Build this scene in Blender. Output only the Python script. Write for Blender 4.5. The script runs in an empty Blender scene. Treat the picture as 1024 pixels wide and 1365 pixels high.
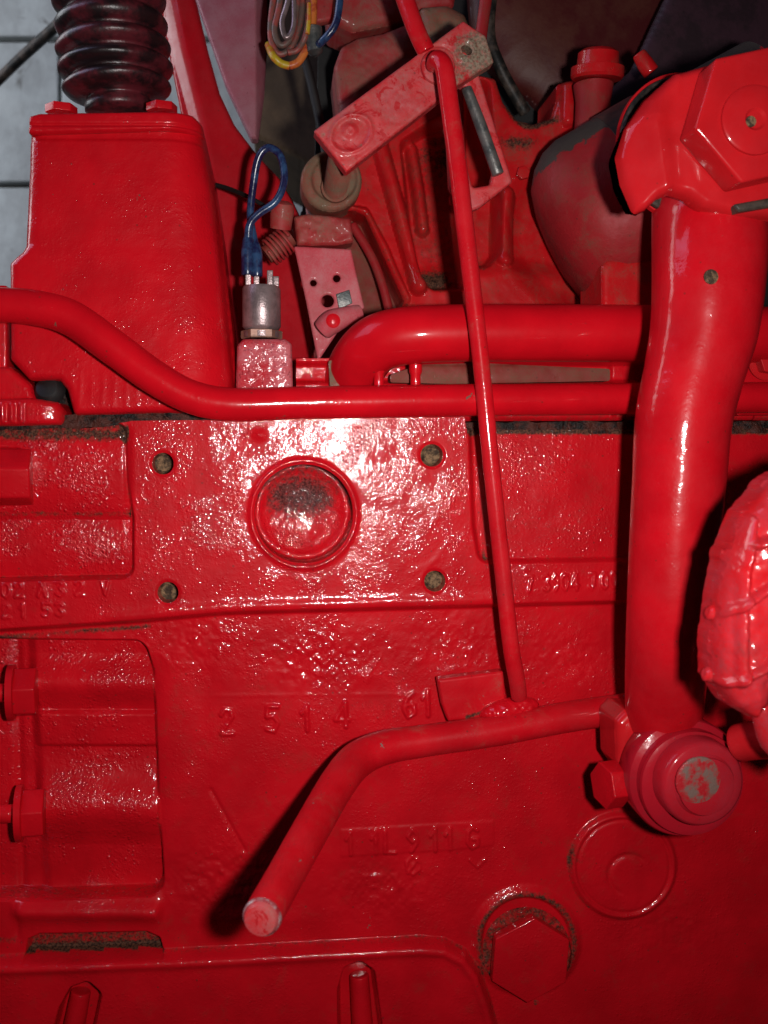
import bpy, bmesh, math, random
import numpy as np
from mathutils import Vector, Matrix
rnd = random.Random(7)
scn = bpy.context.scene
COL = scn.collection
# ------------------------------------------------------------------ camera
D = 0.67
F = 1339.0                                   # focal length in photo pixels (1024 x 1365)
cam_d = bpy.data.cameras.new('camera'); cam = bpy.data.objects.new('camera', cam_d); COL.objects.link(cam)
CAM = Vector((-0.070, -D, 0.042))
cam.location = CAM
cam.rotation_euler = (Vector((0, 0, 0)) - CAM).to_track_quat('-Z', 'Y').to_euler()
cam_d.sensor_fit = 'VERTICAL'; cam_d.sensor_height = 36; cam_d.sensor_width = 27
cam_d.lens = 36 * F / 1365.0
cam_d.clip_start = 0.02; cam_d.clip_end = 20
cam_d.dof.use_dof = True; cam_d.dof.focus_distance = 0.665; cam_d.dof.aperture_fstop = 9.5
scn.camera = cam
RM = np.array(cam.rotation_euler.to_matrix()); CN = np.array(CAM)
# ------------------------------------------------------------------ light
w = bpy.data.worlds.new('World'); scn.world = w; w.use_nodes = True
w.node_tree.nodes['Background'].inputs[0].default_value = (0.55, 0.62, 0.75, 1)
w.node_tree.nodes['Background'].inputs[1].default_value = 0.006
def area(name, loc, target, size, power, col, sy=None, spread=180):
    l = bpy.data.lights.new(name, 'AREA'); l.energy = power; l.color = col; l.size = size; l.spread = math.radians(spread)
    if sy: l.shape = 'RECTANGLE'; l.size_y = sy
    o = bpy.data.objects.new(name, l); COL.objects.link(o); o.location = loc
    o.rotation_euler = (Vector(target) - Vector(loc)).to_track_quat('-Z', 'Y').to_euler(); return o
area('camera_flash', (-0.006, -0.668, 0.046), (-0.025, 0, 0.055), 0.022, 1.95, (1, 0.97, 0.95), None, 122)
area('window_light', (-1.15, -0.22, 1.0), (0.0, 0.1, 0.05), 0.7, 5.0, (0.60, 0.62, 1.0), 0.8)
area('wall_fill_light', (-1.25, 0.45, 0.75), (0.0, 1.2, 0.3), 0.7, 10.0, (0.90, 0.95, 1.0), 0.9)  # added fill lamp that brightens the rear wall, no door behind it
scn.view_settings.view_transform = 'Standard'; scn.view_settings.look = 'None'
scn.view_settings.exposure = 0; scn.view_settings.gamma = 1

# ------------------------------------------------------------------ helpers
def Pn(px, py, y):
    px = np.asarray(px, float); py = np.asarray(py, float)
    d = np.stack([(px - 512) / F, -(py - 682.5) / F, -np.ones_like(px)], -1) @ RM.T
    t = (y - CN[1]) / d[..., 1]
    return CN + d * t[..., None]
def P(px, py, y=0.0): return Vector(Pn(np.array(px), np.array(py), np.array(y, float)))
def S(y): return (D + y) / F
def link(o, parent=None):
    COL.objects.link(o)
    if parent: o.parent = parent
    return o
def thing(name, label, cat, group=None):
    o = bpy.data.objects.new(name, None); o.empty_display_size = 0.01; COL.objects.link(o)
    o['label'] = label; o['category'] = cat
    if group: o['group'] = group
    return o
def tag(o, label, cat, group=None):
    o['label'] = label; o['category'] = cat
    if group: o['group'] = group
    return o
def mk(name, verts, faces, mat, parent=None, angle=35, normals=None, attr=None):
    me = bpy.data.meshes.new(name)
    if isinstance(faces, np.ndarray):
        n = len(faces); me.vertices.add(len(verts)); me.vertices.foreach_set('co', np.asarray(verts, np.float32).ravel())
        me.loops.add(n * 4); me.loops.foreach_set('vertex_index', faces.astype(np.int32).ravel())
        me.polygons.add(n); me.polygons.foreach_set('loop_start', np.arange(0, n * 4, 4, dtype=np.int32))
        me.update(calc_edges=True)
    else:
        me.from_pydata([tuple(v) for v in verts], [], faces)
        bm = bmesh.new(); bm.from_mesh(me); bmesh.ops.recalc_face_normals(bm, faces=bm.faces); bm.to_mesh(me); bm.free()
    me.polygons.foreach_set('use_smooth', [True] * len(me.polygons))
    if angle: me.set_sharp_from_angle(angle=math.radians(angle))
    if attr is not None:
        a = me.attributes.new('grime_shade', 'FLOAT', 'POINT'); a.data.foreach_set('value', np.asarray(attr, np.float32))
    me.materials.append(mat)
    if normals is not None: me.normals_split_custom_set_from_vertices(normals)
    return link(bpy.data.objects.new(name, me), parent)

# smooth value noise on pixel grid
_tab = np.random.RandomState(3).rand(256, 256)
def vnoise(x, y, s):
    x = np.asarray(x, float) / s; y = np.asarray(y, float) / s
    xi = np.floor(x).astype(int); yi = np.floor(y).astype(int); fx = x - xi; fy = y - yi
    fx = fx * fx * (3 - 2 * fx); fy = fy * fy * (3 - 2 * fy)
    g = lambda a, b: _tab[a % 256, b % 256]
    return (g(xi, yi) * (1 - fx) + g(xi + 1, yi) * fx) * (1 - fy) + (g(xi, yi + 1) * (1 - fx) + g(xi + 1, yi + 1) * fx) * fy - 0.5
# signed distances in photo pixels (negative inside)
def poly(X, Y, pts, r=0.0):
    pts = np.array(pts, float); n = len(pts)
    if r:                                     # shrink then grow to round the corners
        c = sum(pts[i][0] * pts[(i + 1) % n][1] - pts[(i + 1) % n][0] * pts[i][1] for i in range(n)); s = 1 if c > 0 else -1
        q = []
        for i in range(n):
            a, b, cc = pts[i - 1], pts[i], pts[(i + 1) % n]
            d1 = (b - a) / np.linalg.norm(b - a); d2 = (cc - b) / np.linalg.norm(cc - b)
            n1 = np.array([-d1[1], d1[0]]) * s; n2 = np.array([-d2[1], d2[0]]) * s
            m = n1 + n2; m = m / max(0.25, (m @ m) / 2) ; q.append(b + m * r)
        pts = np.array(q)
    d = np.full(X.shape, 1e9); inside = np.zeros(X.shape, bool)
    for i in range(n):
        ax, ay = pts[i]; bx, by = pts[(i + 1) % n]
        ex, ey = bx - ax, by - ay; wx, wy = X - ax, Y - ay
        t = np.clip((wx * ex + wy * ey) / (ex * ex + ey * ey), 0, 1)
        d = np.minimum(d, (wx - ex * t) ** 2 + (wy - ey * t) ** 2)
        if ay != by:
            c = ((ay <= Y) != (by <= Y)) & (X < ax + (Y - ay) * ex / (by - ay)); inside ^= c
    d = np.sqrt(d); return np.where(inside, -d, d) - r
def circ(X, Y, cx, cy, r): return np.hypot(X - cx, Y - cy) - r
def ell(X, Y, cx, cy, rx, ry, a=0):
    c, s = math.cos(math.radians(a)), math.sin(math.radians(a))
    u = (X - cx) * c + (Y - cy) * s; v = -(X - cx) * s + (Y - cy) * c
    return (np.hypot(u / rx, v / ry) - 1) * min(rx, ry)
def seg(X, Y, ax, ay, bx, by):
    ex, ey = bx - ax, by - ay; wx, wy = X - ax, Y - ay
    t = np.clip((wx * ex + wy * ey) / max(1e-9, ex * ex + ey * ey), 0, 1)
    return np.hypot(wx - ex * t, wy - ey * t)
def path(X, Y, pts):
    d = np.full(X.shape, 1e9)
    for a, b in zip(pts[:-1], pts[1:]): d = np.minimum(d, seg(X, Y, *a, *b))
    return d
def st(d, w):                                 # 1 inside, 0 outside, smooth over width w
    t = np.clip(0.5 - d / w, 0, 1); return t * t * (3 - 2 * t)
def bulge(d, r):                              # round ridge of radius r around distance field d
    return np.sqrt(np.clip(1 - (d / r) ** 2, 0, 1))
def fil(d, r):                                # edge rounding: 0 in the middle, -1 at the outline
    t = np.clip(1 + d / r, 0, 1); return np.sqrt(np.clip(1 - t * t, 0, 1)) - 1

def relief(name, bb, step, y, H, mat, parent, mask=None, back=0.02, parts=(), grime_shade=None, angle=0):
    """real casting surface: heights (mm, towards the viewer) on a fine grid at depth y, outline cut by mask, sides extruded back"""
    x0, y0, x1, y1 = bb
    nx = int((x1 - x0) / step) + 1; ny = int((y1 - y0) / step) + 1
    X, Y = np.meshgrid(np.linspace(x0, x1, nx), np.linspace(y0, y1, ny))
    if mask is not None:
        m = mask(X, Y); e = 0.5
        for _ in range(2):
            gx = (mask(X + e, Y) - mask(X - e, Y)) / (2 * e); gy = (mask(X, Y + e) - mask(X, Y - e)) / (2 * e)
            g = np.maximum(0.3, gx * gx + gy * gy); mm = mask(X, Y)
            mv = (mm > 0) & (mm < step * 1.6) & (m < step * 1.5)
            X = np.where(mv, X - gx * mm / g, X); Y = np.where(mv, Y - gy * mm / g, Y)
        ok = m < step * 1.1
    else: ok = np.ones(X.shape, bool)
    Z = H(X, Y) / 1000.0
    co = Pn(X, Y, np.full(X.shape, float(y))); co[..., 1] -= Z
    # normals
    dx = np.gradient(co, axis=1); dy = np.gradient(co, axis=0)
    N = np.cross(dx, dy); N /= np.maximum(1e-12, np.linalg.norm(N, axis=-1, keepdims=True)); N = np.where(N[..., 1:2] > 0, -N, N)
    idx = np.arange(nx * ny).reshape(ny, nx)
    q = np.stack([idx[:-1, :-1], idx[1:, :-1], idx[1:, 1:], idx[:-1, 1:]], -1).reshape(-1, 4)
    okf = ok.ravel()[q].all(1); q = q[okf]
    cx = X.ravel()[q].mean(1); cy = Y.ravel()[q].mean(1)
    lab = np.zeros(len(q), int)
    for k, (pn, fn, *_) in enumerate(parts):
        s = fn(cx, cy) < 0; lab[s & (lab == 0)] = k + 1
    G = grime_shade(X, Y).ravel() if grime_shade else np.zeros(nx * ny)
    V = co.reshape(-1, 3); Nf = N.reshape(-1, 3)
    if back:                                   # side walls along the outline
        ed = np.concatenate([q[:, [0, 1]], q[:, [1, 2]], q[:, [2, 3]], q[:, [3, 0]]]); key = np.sort(ed, 1)
        kk = key[:, 0].astype(np.int64) * (nx * ny) + key[:, 1]
        u, first, cnt = np.unique(kk, return_index=True, return_counts=True)
        be = ed[first[cnt == 1]]; bl = np.concatenate([lab] * 4)[first[cnt == 1]]
        n0 = len(V); bv = np.unique(be); mp = -np.ones(n0, int)
        top = V[bv]; bot = top.copy(); bot[:, 1] = y + back
        mp[bv] = np.arange(len(bv))
        V = np.concatenate([V, top, bot]); G = np.concatenate([G, G[bv], G[bv]])
        sq = np.stack([n0 + mp[be[:, 1]], n0 + mp[be[:, 0]], n0 + len(bv) + mp[be[:, 0]], n0 + len(bv) + mp[be[:, 1]]], -1)
        fn_ = np.zeros((len(V) - n0, 3))
        t = V[be[:, 1]] - V[be[:, 0]]; en = np.cross(t, np.array([0, 1.0, 0])); 
        # orient outwards: away from quad centre
        qc = V[q].mean(1); qidx = np.tile(np.arange(len(q)), 4)[first[cnt == 1]]
        mid = (V[be[:, 0]] + V[be[:, 1]]) / 2 - qc[qidx]; en = en * (1.0 if (en * mid).sum(1).mean() > 0 else -1.0)
        for c in (0, 1):
            np.add.at(fn_, mp[be[:, c]], en); np.add.at(fn_, len(bv) + mp[be[:, c]], en)
        fn_ /= np.maximum(1e-12, np.linalg.norm(fn_, axis=1, keepdims=True))
        Nf = np.concatenate([Nf, fn_]); q = np.concatenate([q, sq]); lab = np.concatenate([lab, bl])
    out = []
    for k in range(len(parts) + 1):
        qq = q[lab == k]
        if not len(qq): continue
        u, inv = np.unique(qq, return_inverse=True)
        nm = name if k == 0 else parts[k - 1][0]
        mt = parts[k - 1][2] if k and len(parts[k - 1]) > 2 else mat
        out.append(mk(nm, V[u], inv.reshape(-1, 4), mt, parent, angle=0, normals=Nf[u], attr=G[u]))
    return out

def tube(name, pts, mat, parent=None, seg_=28, sub=10, cap=True, noise=0.0):
    """swept round bar; pts = (px, py, depth, radius in px at that depth)"""
    W = [P(a, b, c) for a, b, c, r in pts]; R = [r * S(c) for a, b, c, r in pts]
    return tubew(name, W, R, mat, parent, seg_, sub, cap, noise)
def tubew(name, W, R, mat, parent=None, seg_=28, sub=10, cap=True, noise=0.0):
    n = len(W); C = []; RR = []
    for i in range(n - 1):
        p0, p1, p2, p3 = W[max(0, i - 1)], W[i], W[i + 1], W[min(n - 1, i + 2)]
        for k in range(sub):
            t = k / sub; C.append(0.5 * ((2 * p1) + (p2 - p0) * t + (2 * p0 - 5 * p1 + 4 * p2 - p3) * t * t + (3 * p1 - p0 - 3 * p2 + p3) * t ** 3))
            RR.append(R[i] * (1 - t) + R[i + 1] * t)
    C.append(W[-1]); RR.append(R[-1])
    V = []; Fc = []; up = Vector((0.013, -1, 0.02)); T0 = None
    for i, c in enumerate(C):
        T = (C[min(i + 1, len(C) - 1)] - C[max(i - 1, 0)]).normalized()
        A = (up - T * up.dot(T)).normalized(); B = T.cross(A); up = A
        for s in range(seg_):
            a = 2 * math.pi * s / seg_; r = RR[i] * (1 + noise * (vnoise(i * 9 + s, a * 6, 5.0)))
            V.append(c + (A * math.cos(a) + B * math.sin(a)) * r)
        if i:
            b = (i - 1) * seg_
            for s in range(seg_): Fc.append((b + s, b + (s + 1) % seg_, b + seg_ + (s + 1) % seg_, b + seg_ + s))
    if cap:
        for end in (0, 1):
            i = 0 if end == 0 else len(C) - 1
            T = (C[1] - C[0]).normalized() * -1 if end == 0 else (C[-1] - C[-2]).normalized()
            base = i * seg_; prev = base
            for f, o in ((0.975, 0.045), (0.92, 0.09), (0.85, 0.12), (0.76, 0.13)):
                st_ = len(V)
                for s in range(seg_):
                    v = V[base + s]; V.append(C[i] + (v - C[i]) * f + T * RR[i] * o)
                for s in range(seg_): Fc.append((prev + s, prev + (s + 1) % seg_, st_ + (s + 1) % seg_, st_ + s))
                prev = st_
            Fc.append(tuple(prev + s for s in range(seg_)))
    return mk(name, V, Fc, mat, parent, angle=50)
def lathe(name, c, axis, prof, mat, parent=None, seg_=48, rot=0.0, angle=35, squash=1.0, wob=0.0):
    """turned part: prof = [(along axis, radius)] in metres, closed at both ends"""
    c = Vector(c); ax = Vector(axis).normalized(); h = Vector((0, 0, 1)) if abs(ax.z) < .9 else Vector((1, 0, 0))
    A = (h - ax * h.dot(ax)).normalized(); B = ax.cross(A); V = []; Fc = []
    for i, (t, r) in enumerate(prof):
        for s in range(seg_):
            a = 2 * math.pi * (s + rot) / seg_
            rr = r * (1 + wob * math.sin(3 * a + i)) + 0
            V.append(c + ax * t + A * math.cos(a) * rr + B * math.sin(a) * rr * squash)
        if i:
            b = (i - 1) * seg_
            for s in range(seg_): Fc.append((b + s, b + (s + 1) % seg_, b + seg_ + (s + 1) % seg_, b + seg_ + s))
    Fc.append(tuple(range(seg_))[::-1]); Fc.append(tuple((len(prof) - 1) * seg_ + s for s in range(seg_)))
    return mk(name, V, Fc, mat, parent, angle=angle)
def hexhead(name, c, axis, r, h, mat, parent=None, rot=0.0):
    c = Vector(c); ax = Vector(axis).normalized(); hh = Vector((0, 0, 1)) if abs(ax.z) < .9 else Vector((1, 0, 0))
    A = (hh - ax * hh.dot(ax)).normalized(); B = ax.cross(A)
    bm = bmesh.new(); lo = []; hi = []
    for s in range(6):
        a = math.radians(60 * s + rot); d = A * math.cos(a) + B * math.sin(a)
        lo.append(bm.verts.new(c + d * r)); hi.append(bm.verts.new(c + d * r + ax * h))
    bm.faces.new(lo[::-1]); bm.faces.new(hi)
    for s in range(6): bm.faces.new((lo[s], lo[(s + 1) % 6], hi[(s + 1) % 6], hi[s]))
    bmesh.ops.bevel(bm, geom=list(bm.edges), offset=min(r, h) * 0.09, segments=3, profile=0.6, affect='EDGES')
    me = bpy.data.meshes.new(name); bm.to_mesh(me); bm.free()
    me.polygons.foreach_set('use_smooth', [True] * len(me.polygons)); me.set_sharp_from_angle(angle=math.radians(50))
    me.materials.append(mat); return link(bpy.data.objects.new(name, me), parent)
def rounded(name, corners8, mat, parent=None, bev=0.001, segs=3):
    """bevelled block from 4 front + 4 back corner points"""
    bm = bmesh.new(); v = [bm.verts.new(c) for c in corners8]
    for f in ((0, 1, 2, 3), (7, 6, 5, 4), (0, 4, 5, 1), (1, 5, 6, 2), (2, 6, 7, 3), (3, 7, 4, 0)): bm.faces.new([v[i] for i in f])
    bmesh.ops.recalc_face_normals(bm, faces=bm.faces)
    bmesh.ops.bevel(bm, geom=list(bm.edges), offset=bev, segments=segs, profile=0.6, affect='EDGES')
    me = bpy.data.meshes.new(name); bm.to_mesh(me); bm.free()
    me.polygons.foreach_set('use_smooth', [True] * len(me.polygons)); me.set_sharp_from_angle(angle=math.radians(50))
    me.materials.append(mat); return link(bpy.data.objects.new(name, me), parent)
def slab(name, quad, y, thick, mat, parent=None, bev=0.001):
    f = [P(a, b, y) for a, b in quad]; return rounded(name, f + [p + Vector((0, thick, 0)) for p in f], mat, parent, bev)

# ------------------------------------------------------------------ materials
def mat_new(name):
    m = bpy.data.materials.new(name); m.use_nodes = True; nt = m.node_tree; nt.nodes.clear()
    out = nt.nodes.new('ShaderNodeOutputMaterial'); b = nt.nodes.new('ShaderNodeBsdfPrincipled'); nt.links.new(b.outputs[0], out.inputs[0])
    return m, nt, b
def N(nt, t, **k):
    n = nt.nodes.new('ShaderNode' + t)
    for a, v in k.items(): setattr(n, a, v)
    return n
def noise(nt, pos, scale, detail=3, rough=0.55, dist=0.0):
    n = N(nt, 'TexNoise'); n.inputs['Scale'].default_value = scale; n.inputs['Detail'].default_value = detail
    n.inputs['Roughness'].default_value = rough; n.inputs['Distortion'].default_value = dist; nt.links.new(pos, n.inputs['Vector']); return n.outputs['Fac']
def rng(nt, v, a, b, c=0.0, d=1.0):
    n = N(nt, 'MapRange'); n.interpolation_type = 'SMOOTHSTEP'; nt.links.new(v, n.inputs[0])
    for i, x in enumerate((a, b, c, d)): n.inputs[i + 1].default_value = x
    return n.outputs[0]
def mth(nt, op, a, b):
    n = N(nt, 'Math', operation=op)
    for i, x in enumerate((a, b)):
        if isinstance(x, (int, float)): n.inputs[i].default_value = x
        else: nt.links.new(x, n.inputs[i])
    return n.outputs[0]
def mix(nt, f, a, b):
    n = N(nt, 'Mix', data_type='RGBA')
    for i, x in ((0, f), (6, a), (7, b)):
        if isinstance(x, (int, float)): n.inputs[i].default_value = x
        elif isinstance(x, tuple): n.inputs[i].default_value = (*x, 1)
        else: nt.links.new(x, n.inputs[i])
    return n.outputs[2]
def paint(name, col=(0.56, 0.0040, 0.0105), rough=0.33, coat=0.7, bump=0.5, bscale=520, lump=0.35, dust=0.0, dustcol=(0.20, 0.13, 0.09),
          chips=0.0, chipcol=(0.12, 0.10, 0.08), film=0.0, filmcol=(0.55, 0.10, 0.11), pits=0.0, coatr=0.10, spec=0.08, stretch=None, gcol=((0.022, 0.010, 0.008), (0.12, 0.05, 0.03)), specks=0.5):
    m, nt, b = mat_new(name); L = nt.links
    geo = N(nt, 'NewGeometry'); pos = geo.outputs['Position']
    if stretch:
        vm = N(nt, 'VectorMath', operation='MULTIPLY'); L.new(pos, vm.inputs[0]); vm.inputs[1].default_value = stretch; bpos = vm.outputs[0]
    else: bpos = pos
    big = noise(nt, pos, 28, 4); mid = noise(nt, pos, 130, 4, 0.6)
    c = mix(nt, rng(nt, big, 0.3, 0.7), tuple(x * 0.86 for x in col), tuple(min(1, x * 1.06) for x in col))
    if film:
        f = mth(nt, 'MULTIPLY', rng(nt, mth(nt, 'ADD', mth(nt, 'MULTIPLY', noise(nt, pos, 900, 3, .7), 0.35), mth(nt, 'MULTIPLY', noise(nt, pos, 45, 4, .65), 0.65)), 0.36, 0.68), film)
        c = mix(nt, f, c, filmcol)
    fac = None
    if dust:
        d1 = rng(nt, noise(nt, pos, 60, 6, 0.72, 0.4), 0.56 - 0.26 * dust, 0.90 - 0.20 * dust)
        d2 = rng(nt, noise(nt, pos, 1100, 3, 0.7), 0.35, 0.62); fac = mth(nt, 'MULTIPLY', d1, mth(nt, 'ADD', 0.35, mth(nt, 'MULTIPLY', d2, 0.65)))
        fac = mth(nt, 'MULTIPLY', fac, min(1, 0.5 + dust * 0.5)); c = mix(nt, fac, c, dustcol)
    if chips:
        k = rng(nt, noise(nt, pos, 75, 5, 0.7, 0.6), 0.74 - 0.12 * chips, 0.755 - 0.12 * chips); c = mix(nt, k, c, chipcol)
    at = N(nt, 'Attribute'); at.attribute_name = 'grime_shade'
    gn = mth(nt, 'ADD', at.outputs['Fac'], mth(nt, 'MULTIPLY', mth(nt, 'SUBTRACT', noise(nt, pos, 330, 5, .7), 0.5), 1.1))
    g = mth(nt, 'MULTIPLY', rng(nt, gn, 0.32, 0.80), rng(nt, at.outputs['Fac'], 0.02, 0.15))
    gc = mix(nt, rng(nt, noise(nt, pos, 700, 3, .6), .35, .65), *gcol)
    if specks:
        vs = N(nt, 'TexVoronoi', feature='F1'); vs.inputs['Scale'].default_value = 150; L.new(pos, vs.inputs['Vector'])
        s2 = N(nt, 'SeparateColor'); L.new(vs.outputs['Color'], s2.inputs[0])
        sp = mth(nt, 'MULTIPLY', rng(nt, mth(nt, 'ADD', vs.outputs['Distance'], mth(nt, 'MULTIPLY', noise(nt, pos, 800, 2), 0.12)), 0.13, 0.20, 1.0, 0.0), rng(nt, s2.outputs[0], 0.72, 0.80))
        c = mix(nt, mth(nt, 'MULTIPLY', sp, specks), c, (0.08, 0.02, 0.015))
    c = mix(nt, g, c, gc)
    L.new(c, b.inputs['Base Color'])
    r = mth(nt, 'ADD', rough, mth(nt, 'MULTIPLY', mth(nt, 'SUBTRACT', mid, 0.5), 0.30))
    if fac is not None: r = mth(nt, 'ADD', r, mth(nt, 'MULTIPLY', fac, 0.4))
    r = mth(nt, 'ADD', r, mth(nt, 'MULTIPLY', g, 0.2))
    L.new(r, b.inputs['Roughness']); b.inputs['Specular IOR Level'].default_value = spec
    cw = mth(nt, 'MULTIPLY', mth(nt, 'MULTIPLY', coat, rng(nt, noise(nt, pos, 33, 5, .65), .38, .62, .45, 1.0)), mth(nt, 'SUBTRACT', 1.0, mth(nt, 'MULTIPLY', g, 0.6)))
    if fac is not None: cw = mth(nt, 'MULTIPLY', cw, mth(nt, 'SUBTRACT', 1.0, fac))
    L.new(cw, b.inputs['Coat Weight']); b.inputs['Coat Roughness'].default_value = coatr
    # casting texture under the paint: grains in patches, broad lumps
    patch = rng(nt, noise(nt, pos, 38, 3), 0.30, 0.70, 0.15, 1.5)
    hsum = mth(nt, 'MULTIPLY', mth(nt, 'MULTIPLY', noise(nt, bpos, bscale * 0.75, 3, 0.6), patch), bump * 0.00030)
    for sc, amp, th in ((380, 0.00016, 0.35), (640, 0.00009, 0.2)):
        v = N(nt, 'TexVoronoi', feature='F1'); v.inputs['Scale'].default_value = sc * bscale / 560; L.new(bpos, v.inputs['Vector'])
        sc_ = N(nt, 'SeparateColor'); L.new(v.outputs['Color'], sc_.inputs[0])
        grit = mth(nt, 'MULTIPLY', rng(nt, v.outputs['Distance'], 0.05, 0.50, 1.0, 0.0), rng(nt, sc_.outputs[0], th, 1.0, 0.0, 1.0))
        hsum = mth(nt, 'ADD', hsum, mth(nt, 'MULTIPLY', mth(nt, 'MULTIPLY', grit, patch), bump * amp * 560 / bscale))
    hsum = mth(nt, 'ADD', hsum, mth(nt, 'MULTIPLY', noise(nt, pos, 80, 2, 0.5), lump * 0.0008))
    if pits: hsum = mth(nt, 'SUBTRACT', hsum, mth(nt, 'MULTIPLY', rng(nt, noise(nt, pos, 420, 2, .5), 0.62, 0.70), pits * 0.0006))
    bp = N(nt, 'Bump'); bp.inputs['Strength'].default_value = 1; bp.inputs['Distance'].default_value = 1.0
    L.new(hsum, bp.inputs['Height']); L.new(bp.outputs[0], b.inputs['Normal']); L.new(bp.outputs[0], b.inputs['Coat Normal'])
    return m
def plain(name, col, rough=0.5, metal=0.0, bump=0.2, bscale=600, var=0.25, col2=None, spec=0.5, v2=60):
    m, nt, b = mat_new(name); geo = N(nt, 'NewGeometry'); pos = geo.outputs['Position']
    c = mix(nt, rng(nt, noise(nt, pos, v2, 5, .65), .4, .6), tuple(x * (1 - var) for x in col), col2 or tuple(x * (1 + var) for x in col))
    nt.links.new(c, b.inputs['Base Color']); b.inputs['Roughness'].default_value = rough; b.inputs['Metallic'].default_value = metal
    b.inputs['Specular IOR Level'].default_value = spec
    bp = N(nt, 'Bump'); bp.inputs['Distance'].default_value = 1; bp.inputs['Strength'].default_value = 1
    nt.links.new(mth(nt, 'MULTIPLY', noise(nt, pos, bscale, 4), bump * 0.0006), bp.inputs['Height']); nt.links.new(bp.outputs[0], b.inputs['Normal']); return m
M_block = paint('red_cast_paint', bump=1.1, bscale=580, lump=0.22, film=0.0, rough=0.40, coat=1.0, coatr=0.07, dust=0.22, dustcol=(0.22, 0.03, 0.02), chips=0.15)
M_house = paint('red_housing_paint', bump=0.95, bscale=600, lump=0.22, chips=0.25, chipcol=(0.16, 0.05, 0.04), rough=0.42, coat=0.8, coatr=0.07)
M_pipe = paint('red_pipe_paint', bump=0.32, bscale=420, lump=0.10, chips=0.35, rough=0.30, coat=0.7, chipcol=(0.14, 0.08, 0.06))
M_rod = paint('red_rod_paint', bump=0.36, bscale=480, lump=0.06, chips=0.35, rough=0.34, coat=0.6, dust=0.12, film=0.12)
M_dusty = paint('dusty_red_paint', col=(0.36, 0.010, 0.015), bump=0.5, bscale=600, rough=0.55, coat=0.12, film=0.75, filmcol=(0.26, 0.045, 0.04), dust=0.75, chips=0.3, spec=0.35)
M_arm = paint('pink_dust_paint', col=(0.60, 0.015, 0.02), bump=0.5, bscale=650, rough=0.5, coat=0.15, film=0.9, filmcol=(0.47, 0.095, 0.10), dust=0.42, dustcol=(0.24, 0.13, 0.10), chips=1.4, chipcol=(0.46, 0.008, 0.012), spec=0.4, gcol=((0.13, 0.085, 0.055), (0.26, 0.20, 0.14)))
M_brown = paint('brown_dust_paint', col=(0.20, 0.022, 0.016), bump=0.4, rough=0.6, coat=0.05, dust=0.9, dustcol=(0.14, 0.085, 0.05), spec=0.3)
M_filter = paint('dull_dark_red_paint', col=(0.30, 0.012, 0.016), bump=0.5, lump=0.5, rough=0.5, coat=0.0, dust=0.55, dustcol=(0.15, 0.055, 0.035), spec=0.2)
M_grease = paint('greasy_dust', col=(0.16, 0.11, 0.07), bump=0.8, lump=1.2, rough=0.5, coat=0.1, dust=0.45, dustcol=(0.22, 0.16, 0.10), film=0.9, filmcol=(0.30, 0.045, 0.035))
M_pump = paint('dusty_pump_paint', col=(0.50, 0.006, 0.009), bump=0.35, bscale=520, rough=0.42, coat=0.6, dust=0.55, dustcol=(0.15, 0.07, 0.045), film=0.1, filmcol=(0.40, 0.05, 0.05))
M_lever = paint('lever_paint', bump=0.25, bscale=450, lump=0.2, rough=0.38, coat=0.8, film=0.08, chips=0.55, chipcol=(.25,.12,.11), dust=0.15)
M_nut = paint('thick_red_paint', col=(0.56, 0.010, 0.014), bump=0.10, bscale=300, lump=0.35, rough=0.34, coat=0.5, film=0.15, filmcol=(0.50, 0.04, 0.05), chips=0.3, chipcol=(0.13, 0.11, 0.09))
M_column = paint('red_column_paint', bump=0.26, bscale=380, lump=0.35, rough=0.36, coat=0.7, film=0.06, chips=0.25, chipcol=(0.28, 0.08, 0.06))
M_glitter = paint('rough_cast_paint', col=(0.50, 0.02, 0.03), bump=1.3, bscale=430, lump=0.4, rough=0.32, coat=0.9, film=0.9, filmcol=(0.55, 0.16, 0.18), pits=1.0)
M_lump = paint('smeared_paint', col=(0.56, 0.008, 0.012), bump=0.6, bscale=330, lump=0.35, rough=0.40, coat=0.9, film=0.45, filmcol=(0.30, 0.06, 0.08), dust=.35, dustcol=(.13,.05,.05))
M_bracket = paint('pink_bracket_paint', col=(0.50, 0.06, 0.08), bump=0.3, rough=0.4, coat=0.3, film=0.8, filmcol=(0.48, 0.17, 0.18), dust=0.2)
M_hole = plain('rusty_hole_dust', (0.11, 0.06, 0.03), 0.8, 0, 2.5, 700, 0.6, (0.26, 0.15, 0.075), v2=220)
M_gasket = plain('dark_gasket_grime', (0.012, 0.008, 0.007), 0.45, 0, 2.5, 500, 0.4, (0.07, 0.018, 0.012), v2=120, spec=0.2)
M_rubber = plain('black_rubber', (0.022, 0.010, 0.012), 0.36, 0, 0.5, 300, 0.4, (0.10, 0.012, 0.018), v2=45)
M_grey = plain('bare_grey_steel', (0.10, 0.11, 0.11), 0.42, 0.5, 0.4, 600, 0.35, (0.17, 0.16, 0.15))
M_black = plain('near_black', (0.006, 0.005, 0.005), 0.6)
M_greyp = plain('worn_black_paint', (0.022, 0.020, 0.019), 0.5, 0.0, 0.4, 400, 0.5, (0.07, 0.05, 0.04), spec=.3)
M_steel = plain('dull_zinc', (0.30, 0.22, 0.22), 0.33, 0.6, 0.3, 900, 0.25)
M_blue = plain('blue_wire', (0.018, 0.018, 0.08), 0.25, 0, 0.2, 400, 0.4, (0.025, 0.06, 0.14), v2=90)
M_yel = plain('yellow_wire', (0.60, 0.42, 0.02), 0.4, 0, 0.3, 500, 0.2, (0.55, 0.12, 0.02), v2=110)
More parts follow.
